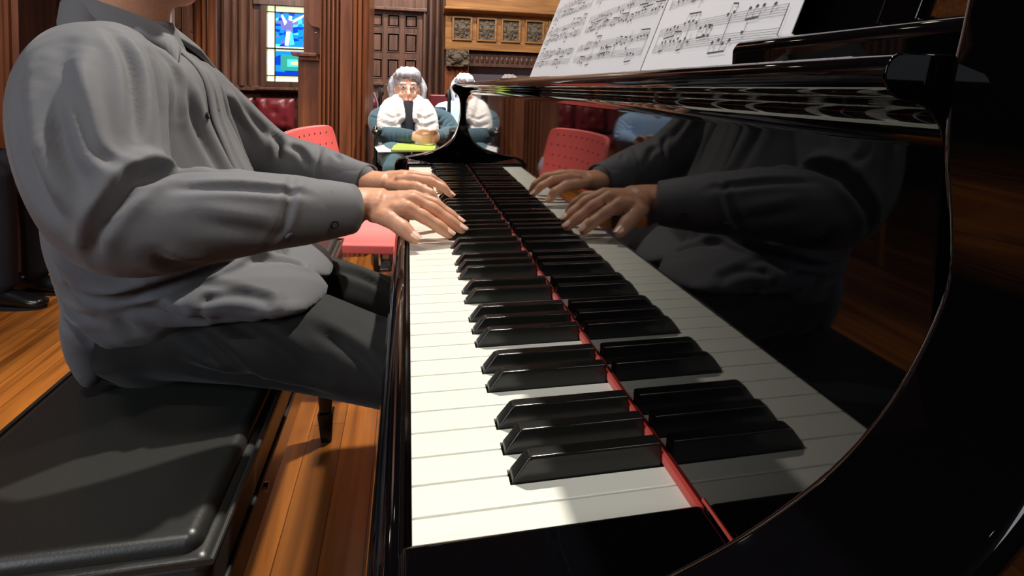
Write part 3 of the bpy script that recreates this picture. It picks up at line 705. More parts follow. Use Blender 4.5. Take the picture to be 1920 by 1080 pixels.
def hand_deform(me):
    # knuckles, tendons and wrinkles over the finger joints
    L = []
    for a, b in (((.0155, .5015, .776), (.0185, .5185, .776)), ((.0275, .521, .781), (.0305, .539, .781)), ((.0305, .547, .784), (.0335, .561, .784)),
                 ((.031, .744, .779), (.034, .757, .779)), ((.034, .777, .779), (.037, .791, .779))):
        L.append(([a, b], .0012, .0009, .0004)); L.append(([V3(*a)+V3(.003, 0, -.0015), V3(*b)+V3(.003, 0, -.0015)], .0011, .0008, .0003))
    for a, b in (((-.045, .540, .78), (-.008, .514, .78)), ((-.045, .545, .782), (-.004, .534, .785)), ((-.045, .552, .782), (-.004, .556, .785))):
        L.append(([a, b], .0022, -.0008, 0))
    L.append(([(-.006, .523, .778), (.016, .520, .770), (.034, .515, .758)], .0018, .0012, 0)); L.append(([(-.004, .545, .782), (.022, .543, .775), (.05, .537, .76)], .0018, .0012, 0))
    crease(me, L)
hand_me = organic(h, .0017, 5, hand_deform)
# head (its jaw reaches the top edge of the picture), neck and the trunk beneath the clothes
b = MB(); HC = V3(-.380, .690, 1.140)
limb(b, [(-.385, .685, .90), (-.390, .687, .96), (-.388, .69, 1.01), (-.385, .69, 1.06)], [.075, .060, .052, .054], 20)
b.ell(HC+V3(-.012, 0, .03), (.094, .074, .088), 24)
b.ell(HC+V3(.028, 0, -.035), (.058, .054, .066), 20)
b.ell(HC+V3(.055, 0, -.085), (.028, .032, .022), 16)
limb(b, [HC+V3(.075, 0, .02), HC+V3(.092, 0, -.012), HC+V3(.098, 0, -.024)], [.009, .012, .013], 12)
for s_ in (-1, 1):
    b.ell(HC+V3(-.01, s_*.074, -.01), (.018, .008, .032), 12)
    b.ell(HC+V3(.05, s_*.030, .024), (.022, .018, .012), 12)
b.ell(HC+V3(.08, 0, -.055), (.012, .024, .006), 12); b.ell(HC+V3(.078, 0, -.066), (.012, .020, .006), 12)
limb(b, [(-.33, .70, .63), (-.345, .69, .72), (-.37, .68, .86), (-.375, .685, .93)], [(.11, .07), (.12, .08), (.155, .085), (.12, .06)], 24, (0, 1, 0))
limb(b, [(-.375, .53, .92), (-.33, .47, .84), (-.28, .44, .78), (-.19, .475, .779), (-.125, .511, .776)], [.045, .04, .038, .032, .0275], 16)
limb(b, [(-.375, .84, .90), (-.31, .89, .83), (-.25, .905, .78), (-.17, .868, .775), (-.125, .842, .770)], [.045, .04, .038, .032, .0265], 16)
limb(b, [(-.32, .64, .590), (-.18, .585, .585), (-.02, .545, .545), (.06, .54, .52)], [.04, .04, .038, .038], 16)
limb(b, [(-.32, .78, .59), (-.18, .82, .57), (-.02, .86, .50), (.05, .86, .475)], [.04, .04, .038, .038], 16)
limb(b, [(.06, .54, .51), (.03, .53, .28), (.0, .52, .09)], [.038, .038, .03], 14)
limb(b, [(.05, .86, .465), (.08, .855, .27), (.10, .85, .09)], [.038, .038, .03], 14)
body_me = organic(b, .006, 4)
# one skin mesh: hands continue into the wrists and forearms hidden in the sleeves
bm = bmesh.new(); bm.from_mesh(body_me); bm.from_mesh(hand_me); bpy.data.meshes.remove(hand_me); bm.to_mesh(body_me); bm.free()
body_me.polygons.foreach_set('use_smooth', [True]*len(body_me.polygons))
BODY = finish('body', body_me, SKIN, PI_)
def nail(c, d, w_, l_, up):
    d = V3(*d); d /= np.linalg.norm(d); up = V3(*up); up = up-d*(up@d); up /= np.linalg.norm(up); sd = np.cross(d, up); c = V3(*c)
    mb = MB(); vs = []; n = 6
    for i in range(n+1):
        for j in range(n+1):
            u = (i/n-.5)*2; v = (j/n-.5)*2; r = 1-(.35*max(0, v)**3+.25*max(0, -v)**3)
            vs.append(c+sd*(u*w_*.5*r)+d*(v*l_*.5)+up*(-.22*w_*u*u+.0002))
    fs = [(i*(n+1)+j, i*(n+1)+j+1, (i+1)*(n+1)+j+1, (i+1)*(n+1)+j) for i in range(n) for j in range(n)]
    vs2 = [v-up*.0006 for v in vs]; N = len(vs)
    mb.add(vs, fs).add(vs2, [f[::-1] for f in fs]); o = mb.build('fingernail', NAIL, BODY, smooth=True); return o
for a, b_, rr_, up in (((.036, .5070, .7545), (.0495, .5055, .7440), .0080, (.3, -.15, 1)), ((.051, .526, .7570), (.0675, .523, .7455), .0079, (.3, -.1, 1)),
                       ((.053, .547, .7605), (.0660, .543, .7510), .0074, (.3, 0, 1)), ((-.009, .494, .7565), (.0065, .483, .7450), .0091, (.2, -.2, 1)),
                       ((.054, .745, .7640), (.069, .741, .7500), .0066, (.5, -.1, 1)), ((.034, .729, .7560), (.044, .726, .7425), .0076, (.6, -.2, 1))):
    a = V3(*a); b_ = V3(*b_); d = b_-a; d /= np.linalg.norm(d); u_ = V3(*up); u_ = u_-d*(u_@d); u_ /= np.linalg.norm(u_)
    nail(b_-d*.0015+u_*rr_*.86, d, rr_*1.5, rr_*1.7, up)
# eyes, brows, hair
for s_ in (-1, 1):
    MB().ell(HC+V3(.062, s_*.030, .010), .0115, 16).build('eye', mat('eye_white', (.92, .9, .87), .2), BODY, smooth=True)
    MB().ell(HC+V3(.0715, s_*.030, .009), (.004, .006, .006), 10).build('iris', mat('iris_brown', (.15, .08, .05), .2), BODY, smooth=True)
    q = MB(); limb(q, [HC+V3(.072, s_*.014, .030), HC+V3(.074, s_*.03, .035), HC+V3(.064, s_*.045, .030)], [.003, .0035, .002], 8); q.build('eyebrow', HAIR_D, BODY, smooth=True)
q = MB(); q.ell(HC+V3(-.03, 0, .055), (.092, .082, .083), 24); q.ell(HC+V3(-.055, 0, .0), (.06, .076, .07), 20); q.ell(HC+V3(.02, 0, .10), (.06, .066, .032), 16)
def hair_def(me):
    co = get_co(me); no = get_no(me); c = co-HC
    co += no*(.0022*np.sin(c[:, 1]*520+np.sin(c[:, 0]*90)*2)*np.clip(c[:, 2]*20+1, 0, 1))[:, None]; set_co(me, co)
finish('hair', organic(q, .004, 4, hair_def), HAIR_D, PI_)

# trousers
t = MB()
limb(t, [(-.325, .70, .575), (-.335, .70, .62), (-.35, .70, .69)], [(.150, .115), (.150, .115), (.13, .09)], 28, (0, 1, 0))
limb(t, [(-.34, .635, .597), (-.24, .605, .597), (-.15, .58, .592), (-.06, .56, .566), (.02, .545, .545), (.075, .54, .525)], [(.078, .064), (.078, .064), (.074, .062), (.064, .056), (.058, .054), (.055, .052)], 26, (0, 1, 0))
limb(t, [(-.34, .775, .595), (-.24, .80, .590), (-.15, .82, .575), (-.06, .845, .535), (.02, .855, .505), (.065, .86, .49)], [(.078, .063), (.076, .060), (.070, .055), (.062, .052), (.058, .052), (.055, .050)], 26, (0, 1, 0))
limb(t, [(.066, .54, .52), (.057, .535, .42), (.03, .53, .27), (.0, .52, .11)], [.060, .058, .056, .055], 22)
limb(t, [(.058, .86, .48), (.075, .855, .38), (.09, .855, .25), (.10, .85, .11)], [.060, .058, .056, .055], 22)
def tr_def(me):
    crease(me, [([(-.30, .56, .64), (-.22, .54, .60), (-.16, .53, .565)], .010, .007, .005), ([(-.24, .54, .64), (-.17, .53, .61), (-.10, .52, .57)], .009, .006, .005),
                ([(-.12, .53, .62), (-.06, .515, .585), (-.02, .505, .55)], .008, .006, .004), ([(-.19, .64, .65), (-.12, .635, .61), (-.05, .62, .57)], .010, .008, .005),
                ([(-.12, .80, .63), (-.07, .81, .60), (-.03, .81, .55)], .008, .006, .004), ([(-.20, .60, .665), (-.12, .58, .655), (-.04, .56, .62)], .006, -.003, 0),
                ([(-.18, .77, .64), (-.11, .79, .62), (-.05, .81, .58)], .008, .006, .005), ([(-.28, .545, .59), (-.20, .525, .565), (-.1, .51, .54)], .009, .006, .004)])
finish('trousers', organic(t, .0055, 6, tr_def), TROUSER, PI_)
def shoe(x, y, parent, rot=0, mt=SHOE, z=0, s=1.0):
    q = MB(); M_ = Matrix.Rotation(rot, 3, 'Z')
    def T(p): v = M_@Vector(p)*s; return (x+v.x, y+v.y, z+v.z)
    limb(q, [T((-.07, 0, .055)), T((-.02, 0, .052)), T((.06, 0, .04)), T((.13, 0, .03)), T((.17, 0, .026))], [(.036*s, .05*s), (.038*s, .047*s), (.043*s, .036*s), (.046*s, .026*s), (.036*s, .02*s)], 18, tuple(M_@Vector((0, 1, 0))))
    q.ell(T((-.05, 0, .075)), (.042*s, .036*s, .03*s), 14)
    def fl(me): co = get_co(me); co[:, 2] = np.maximum(co[:, 2], z+.006); set_co(me, co)
    o = finish('shoe', organic(q, .005, 3, fl), mt, parent)
    g = MB(); n = 20; pr = [T((.05+.135*math.cos(2*PI*i/n)-.0*1, .046*math.sin(2*PI*i/n), 0))[:2] for i in range(n)]
    g.prism(pr, 'z', z+.0, z+.012*s); g.build('sole', RUBBER, o); return o
shoe(.0, .52, PI_); shoe(.10, .85, PI_)

# shirt: trunk and both sleeves grown as one cloth surface, then folded
s = MB()
limb(s, [(-.305, .695, .640), (-.318, .692, .675), (-.335, .688, .72), (-.352, .684, .79), (-.366, .68, .86), (-.370, .683, .92), (-.378, .686, .955), (-.386, .69, .972)],
     [(.165, .135), (.172, .140), (.180, .128), (.188, .110), (.20, .098), (.20, .09), (.14, .062), (.075, .052)], 40, (0, 1, 0))
limb(s, [(-.372, .60, .945), (-.365, .545, .925), (-.350, .50, .885), (-.328, .468, .835), (-.300, .445, .795), (-.268, .440, .780), (-.215, .460, .783), (-.165, .487, .781), (-.125, .509, .777), (-.098, .523, .7755), (-.0785, .534, .773)],
     [(.06, .06), (.072, .070), (.070, .072), (.066, .070), (.060, .064), (.055, .056), (.051, .050), (.047, .046), (.042, .041), (.036, .0345), (.0345, .0290)], 30)
limb(s, [(-.372, .78, .925), (-.365, .84, .90), (-.340, .885, .865), (-.300, .905, .825), (-.262, .912, .797), (-.225, .90, .784), (-.175, .872, .780), (-.135, .848, .774), (-.10, .826, .768), (-.0750, .811, .7645)],
     [(.06, .06), (.070, .068), (.068, .066), (.062, .060), (.056, .055), (.051, .050), (.045, .043), (.040, .038), (.035, .032), (.0335, .0270)], 30)
# slope from the shoulders up to the nape
limb(s, [(-.395, .585, .975), (-.418, .64, 1.005), (-.425, .69, 1.015), (-.418, .74, 1.005), (-.395, .795, .970)], [.022, .026, .026, .026, .022], 16)
# loose tails over the lap and hip
limb(s, [(-.30, .615, .665), (-.24, .60, .662), (-.18, .585, .658), (-.140, .575, .652), (-.118, .57, .646)], [(.095, .040), (.090, .034), (.080, .026), (.064, .016), (.045, .007)], 24, (0, 1, .1))
limb(s, [(-.28, .74, .675), (-.21, .74, .665), (-.155, .745, .650), (-.128, .75, .640)], [(.10, .04), (.095, .032), (.08, .018), (.06, .010)], 24, (0, 1, 0))
limb(s, [(-.34, .62, .665), (-.375, .60, .625), (-.388, .585, .590), (-.385, .575, .550)], [(.090, .075), (.062, .045), (.034, .020), (.014, .007)], 20, (.8, 1, 0))
limb(s, [(-.40, .66, .66), (-.415, .68, .60), (-.415, .69, .56)], [(.09, .03), (.08, .02), (.06, .012)], 20, (0, 1, 0))
def shirt_def(me):
    C = [
     # armhole and shoulder folds, near side
     ([(-.33, .52, 1.0), (-.31, .50, .95), (-.30, .47, .90), (-.285, .44, .86)], .008, .009, .008),
     ([(-.36, .47, .985), (-.35, .44, .93), (-.33, .41, .87), (-.30, .39, .82)], .010, .010, .009),
     ([(-.345, .45, .95), (-.325, .43, .90), (-.305, .41, .86), (-.28, .41, .84)], .006, .005, .006), ([(-.375, .44, .96), (-.365, .42, .92), (-.355, .40, .88)], .008, .006, .006),
     ([(-.29, .55, .97), (-.265, .53, .92), (-.25, .50, .87), (-.245, .47, .835)], .009, .010, .006),
     ([(-.39, .44, .93), (-.37, .41, .87), (-.34, .39, .82), (-.31, .385, .79)], .010, .010, .008),
     ([(-.31, .60, .99), (-.285, .59, .94), (-.265, .57, .89)], .007, .005, .004),
     # deep tuck at the crook of the elbow
     ([(-.285, .40, .795), (-.275, .42, .825), (-.245, .45, .835), (-.205, .47, .832)], .009, .016, .010),
     ([(-.30, .385, .76), (-.285, .385, .80), (-.265, .40, .828)], .007, .010, .006),
     ([(-.25, .40, .765), (-.235, .405, .745), (-.215, .425, .735)], .007, .006, .004),
     # forearm
     ([(-.24, .42, .815), (-.19, .44, .815), (-.14, .465, .808), (-.118, .48, .800)], .005, .005, .004),
     ([(-.135, .50, .825), (-.14, .475, .800), (-.150, .460, .770), (-.17, .455, .750)], .005, .005, .003),
     ([(-.22, .415, .79), (-.17, .43, .775), (-.14, .45, .76)], .008, .004, .003),
     ([(-.098, .49, .80), (-.085, .495, .797)], .003, .003, .002),
     # waist and side of the trunk
     ([(-.40, .52, .76), (-.36, .50, .72), (-.32, .50, .70), (-.27, .51, .70)], .010, .007, .006),
     ([(-.38, .54, .690), (-.34, .53, .680), (-.28, .53, .690), (-.22, .55, .705), (-.18, .58, .72)], .006, .013, .008),
     ([(-.42, .56, .67), (-.39, .55, .655), (-.35, .54, .650)], .007, .010, .006), ([(-.40, .57, .64), (-.37, .56, .61), (-.36, .56, .59)], .007, .006, .005),
     ([(-.33, .53, .67), (-.27, .53, .655), (-.2, .53, .66)], .007, .008, .006),
     ([(-.42, .54, .85), (-.40, .50, .80), (-.37, .48, .76)], .011, .006, .005),
     ([(-.44, .56, .80), (-.42, .52, .72), (-.40, .50, .66)], .011, .006, .005),
     ([(-.30, .495, .655), (-.25, .50, .635), (-.20, .505, .64)], .009, .005, .005),
     ([(-.34, .495, .64), (-.31, .495, .60)], .009, .005, .004),
     # chest, placket and the folds between the arms
     ([(-.30, .68, .985), (-.285, .685, .93), (-.27, .69, .87), (-.252, .69, .81), (-.225, .69, .75)], .0035, .004, .002),
     ([(-.29, .60, .93), (-.262, .61, .87), (-.245, .62, .82), (-.225, .63, .78)], .011, .007, .006),
     ([(-.27, .745, .93), (-.255, .76, .87), (-.245, .77, .81), (-.235, .77, .76)], .010, .012, .006),
     ([(-.285, .80, .92), (-.275, .83, .87), (-.265, .85, .83)], .010, .008, .006),
     ([(-.23, .64, .80), (-.21, .65, .74), (-.19, .66, .70)], .008, .007, .005),
     # far sleeve
     ([(-.30, .86, .90), (-.27, .87, .86), (-.235, .875, .83)], .009, .007, .005), ([(-.245, .89, .845), (-.225, .875, .82), (-.215, .86, .795)], .006, .010, .006),
     ([(-.21, .86, .82), (-.18, .85, .80), (-.16, .83, .785)], .006, .007, .005), ([(-.16, .86, .815), (-.15, .84, .79), (-.145, .82, .77)], .005, .005, .004),
     ([(-.13, .835, .81), (-.115, .82, .79)], .004, .005, .003),
     # tails
     ([(-.25, .54, .68), (-.19, .53, .66), (-.15, .53, .64)], .008, .004, .004), ([(-.22, .60, .69), (-.17, .62, .67), (-.14, .62, .64)], .007, .008, .006)]
    crease(me, C)
    co = get_co(me); no = get_no(me)
    n = .0011*np.sin(co[:, 0]*47+co[:, 2]*31+2*np.sin(co[:, 1]*23))*np.sin(co[:, 1]*41-co[:, 2]*37); co += no*n[:, None]; set_co(me, co)
SH = finish('shirt', organic(s, .0042, 7, shirt_def), SHIRT, PI_)
# cuffs: slightly thicker bands open at the wrist
def ring_band(path, rads, name, th=.003, side=None, n=36, mt=SHIRT, parent=None):
    Q = catmull([tuple(p)+tuple(r) for p, r in zip(path, rads)], 3)
    a, _ = tube_geo([q[:3] for q in Q], [(q[3], q[4]) for q in Q], n, side, False); c, _ = tube_geo([q[:3] for q in Q], [(q[3]-th, q[4]-th) for q in Q], n, side, False)
    k = len(Q); mb = MB(); N = k*n; vs = a[:N]+c[:N]; fs = []
    for i in range(k-1):
        for j in range(n): j2 = (j+1) % n; fs += [(i*n+j, i*n+j2, (i+1)*n+j2, (i+1)*n+j), (N+i*n+j2, N+i*n+j, N+(i+1)*n+j, N+(i+1)*n+j2)]
    for j in range(n): j2 = (j+1) % n; fs += [(j2, j, N+j, N+j2), ((k-1)*n+j, (k-1)*n+j2, N+(k-1)*n+j2, N+(k-1)*n+j)]
    o = mb.add(vs, fs).build(name, mt, parent, smooth=True); return o
ring_band([(-.128, .506, .7775), (-.102, .520, .7755), (-.0735, .537, .7730)], [(.0385, .0400), (.0365, .0375), (.0345, .0320)], 'cuff', parent=SH)
ring_band([(-.125, .841, .7710), (-.098, .825, .7675), (-.0705, .808, .7645)], [(.0365, .0345), (.0345, .0320), (.0330, .0285)], 'cuff', parent=SH)
def button(c, nrm, r, mt, parent=None):
    nrm = V3(*nrm); nrm /= np.linalg.norm(nrm); c = V3(*c); mb = MB(); mb.tube([c-nrm*.001, c+nrm*.0016], r, 18, caps=False, m=0); mb.tube([c+nrm*.0014, c+nrm*.0022], r*.72, 18, caps=False, m=1)
    sd = np.cross(nrm, (0, 0, 1.)); sd /= np.linalg.norm(sd); u = np.cross(sd, nrm)
    for a, b2 in ((1, 1), (1, -1), (-1, 1), (-1, -1)): q = c+sd*a*r*.25+u*b2*r*.25; mb.tube([q+nrm*.002, q+nrm*.0025], r*.12, 8, caps=False, m=2)
    return mb.build('button', [mt, SHIRT_IN, INK], parent or SH)
_v = []; _f = []
for o_ in [SH]+[c for c in bpy.data.objects if c.name.startswith('cuff')]:
    b_ = len(_v); wl = WLOC[o_.name]; _v += [v.co+wl for v in o_.data.vertices]; _f += [tuple(i+b_ for i in p.vertices) for p in o_.data.polygons]
shb = BVHTree.FromPolygons(_v, _f)
def on_shirt(o_, d_):
    h_ = shb.ray_cast(Vector(o_), Vector(d_).normalized()); return (h_[0], h_[1]) if h_[0] is not None else (None, None)
camp = Vector((-.0049, -.2543, .9381))
def towards(p): return (Vector(p)-camp).normalized()
for p, mt in (((-.141, .48, .754), BUTTON), ((-.093, .50, .7615), BUTTON_D), ((-.286, .68, .871), BUTTON_D)):
    h_, n_ = on_shirt(Vector(p)+Vector((.20, -.60, .15)), Vector((-.20, .60, -.15)))
    if h_ is not None: button(h_+n_*.001, n_, .0048, mt)
# placket strip over the button line
m = MB(); prev = None; L = []
for k in range(26):
    z_ = .995-.25*k/25; h_, n_ = on_shirt((.1, .66, z_+.02), (-1, .02, -.05))
    if h_ is not None: L.append((h_, n_))
if len(L) > 5:
    vs = []; fs = []
    for h_, n_ in L:
        for dy, e in ((-.015, .0006), (-.0145, .0022), (.0145, .0022), (.015, .0006)): vs.append(tuple(h_+Vector((0, dy, 0))+n_*e))
    for i in range(len(L)-1):
        for j in range(3): fs.append((i*4+j, i*4+j+1, i*4+j+5, i*4+j+4))
    m.add(vs, fs).build('placket', SHIRT, SH, smooth=True)
# collar: stand, two leaves
m = MB(); n = 40; ring = []
def leaf(side_):
    """fold-down leaf from the nape to its point in front"""
    vs = []; N = 22
    for i in range(N+1):
        a = PI*(1-.0)*(i/N)                                          # 0 at the nape, PI at the throat
        cxn, cyn = -.386, .690; rx, ry = .059, .059
        top = V3(cxn-rx*math.cos(a), cyn+side_*ry*math.sin(a)*1.0, 1.048-.056*(i/N)**1.4)
        drop = .036+.016*(i/N)**3; out_ = .010+.014*(i/N)+.010*math.sin(a)
        bot = V3(cxn-(rx+out_)*math.cos(a)*1.0, cyn+side_*(ry+out_)*math.sin(a)+side_*.046*(i/N)**3, top[2]-drop)
        if i > N-4: bot = bot+V3(.006*(i-N+4)/4, side_*.008*(i-N+4), .010*(i-N+4)/4)
        mid = (top+bot)/2+V3(-math.cos(a), side_*math.sin(a), .4)*.006
        vs += [top-V3(-math.cos(a), side_*math.sin(a), 0)*.003, top, mid, bot, bot-V3(-math.cos(a), side_*math.sin(a), 0)*.003]
    fs = []
    for i in range(N):
        for j in range(4): fs.append((i*5+j, i*5+j+1, i*5+j+6, i*5+j+5))
    fs.append((0, 1, 2, 3, 4)); fs.append(tuple(N*5+j for j in (4, 3, 2, 1, 0)))
    return MB().add(vs, fs).build('collar_leaf', SHIRT, SH, smooth=True)
leaf(-1); leaf(1)
ring_band([(-.380, .690, .955), (-.384, .690, .98), (-.388, .690, .999)], [(.064, .068), (.060, .062), (.057, .057)], 'collar_stand', parent=SH, th=.002)

# ================================================================== CHAIRS
def frame(x, y, rz, z=0): TX[0] = Matrix.Translation((x, y, z)) @ Matrix.Rotation(rz, 4, 'Z')
# coral perforated visitor chair; local frame: the sitter faces +X
t = thing('visitor_chair', 'coral red perforated plastic chair with grey tube legs behind the pianist', 'chair', (-.10, 1.76, 0))
frame(-.100, 1.775, math.radians(-11))
vs = []; fs = []; NX, NY = 26, 26
for i in range(NX+1):                                                # seat shell
    for j in range(NY+1):
        u, v = i/NX*2-1, j/NY*2-1; r = (abs(u)**6+abs(v)**6)**(1/6) or 1; mx2 = max(abs(u), abs(v)) or 1; k_ = mx2/r
        x, y = u*k_*.205, v*k_*.225
        z = .452-.012*(1-u*u)*(1-v*v)+.010*v*v-.05*max(0, u-.55)**2*3+.016*max(0, -u-.4)
        vs.append((x, y, z-.018*max(0, r*0+mx2-.9)*10*.5))
for i in range(NX):
    for j in range(NY): q = i*(NY+1)+j; fs.append((q, q+NY+1, q+NY+2, q+1))
def shell(mb, vs, fs, nx, ny, off):
    n = len(vs); V = [Vector(v) for v in vs]; V2 = [v+Vector(off) for v in V]
    edge = [(i, 0) for i in range(nx)]+[(nx, j) for j in range(ny)]+[(i, ny) for i in range(nx, 0, -1)]+[(0, j) for j in range(ny, 0, -1)]
    e = [a*(ny+1)+b for a, b in edge]; k = len(e)
    mb.add(V+V2, fs+[tuple(i+n for i in f[::-1]) for f in fs]+[(e[i], e[(i+1) % k], n+e[(i+1) % k], n+e[i]) for i in range(k)], 0)
m = MB(); shell(m, vs, fs, NX, NY, (0, 0, -.030))
m.build('seat', [RED_FABRIC, HOLE], t, bevel=.006, seg=3, angle=50)
vs = []; fs = []; NX, NY = 20, 28
def bk(u, v):                                                        # v across, u up
    y = v*(.232-.010*u*u); z = .672+u*.098+.004*(1-v*v); x = -.195-.045*(u+1)*.5+.022*v*v
    return x, y, z
for i in range(NX+1):
    for j in range(NY+1):
        u, v = i/NX*2-1, j/NY*2-1; r = (abs(u)**14+abs(v)**14)**(1/14.) or 1; mx2 = max(abs(u), abs(v)) or 1; k_ = min(1, mx2/r) if r > 0 else 1
        vs.append(bk(u*k_, v*k_))
for i in range(NX):
    for j in range(NY): q = i*(NY+1)+j; fs.append((q, q+1, q+NY+2, q+NY+1))
m = MB(); shell(m, vs, fs, NX, NY, (-.014, 0, .003))
for i in range(4):
    for j in range(9):
        u = .76-i*.40; v = -.86+j*.20+(.10 if i % 2 else 0)
        if abs(v) > .93: continue
        a = Vector(bk(u, v)); m.tube([a-Vector((.002, 0, 0)), a+Vector((.0012, 0, 0))], .0042, 10, caps=False, m=1)
m.build('backrest', [RED_FABRIC, HOLE], t, bevel=.004, seg=3, angle=50)
for s_ in (-1, 1):
    MB().tube(catmull([(-.19, s_*.20, .0), (-.185, s_*.205, .25), (-.18, s_*.212, .43), (-.195, s_*.224, .52), (-.205, s_*.230, .60)], 4), .011, 12).build('rear_leg', GREY_PL, t, smooth=True)
    MB().tube(catmull([(.17, s_*.20, .0), (.165, s_*.205, .25), (.15, s_*.20, .425)], 4), .011, 12).build('front_leg', GREY_PL, t, smooth=True)
    m = MB(); limb(m, [(-.192, s_*.228, .575), (-.196, s_*.236, .612), (-.198, s_*.232, .650)], [.014, .022, .010], 12); m.build('bracket', GREY_PL, t, smooth=True)
MB().tube([(-.182, -.2, .42), (-.182, .2, .42)], .009, 10).build('crossbar', GREY_PL, t, smooth=True)
MB().tube([(.15, -.19, .42), (.15, .19, .42)], .009, 10).build('crossbar', GREY_PL, t, smooth=True)
TX[0] = None

# upholstered hall chair; local frame: the sitter faces -Y
LEGW = wood('yellow_wood', (.55, .36, .14), (.78, .56, .26), (30, 30, 2), .35, .4)
def hall_chair(x, y, rz, label, seat=.45, top=.84, w=.23):
    t = thing('upholstered_chair', label, 'chair', (x, y, 0), 'burgundy upholstered chairs of the listeners'); frame(x, y, rz)
    MB().box((-w, -.22, seat-.06), (w, .22, seat)).build('seat', BURGUNDY, t, bevel=.015, seg=3)
    MB().box((-w, .19, seat+.05), (w, .24, top)).build('backrest', BURGUNDY, t, bevel=.014, seg=3)
    for sx in (-1, 1):
        MB().box((sx*(w-.03)-.017, -.20, 0), (sx*(w-.03)+.017, -.166, seat-.06)).build('leg', LEGW, t, bevel=.003)
        MB().box((sx*(w-.03)-.017, .20, 0), (sx*(w-.03)+.017, .236, top-.03)).build('leg', LEGW, t, bevel=.003)
    TX[0] = None; return t

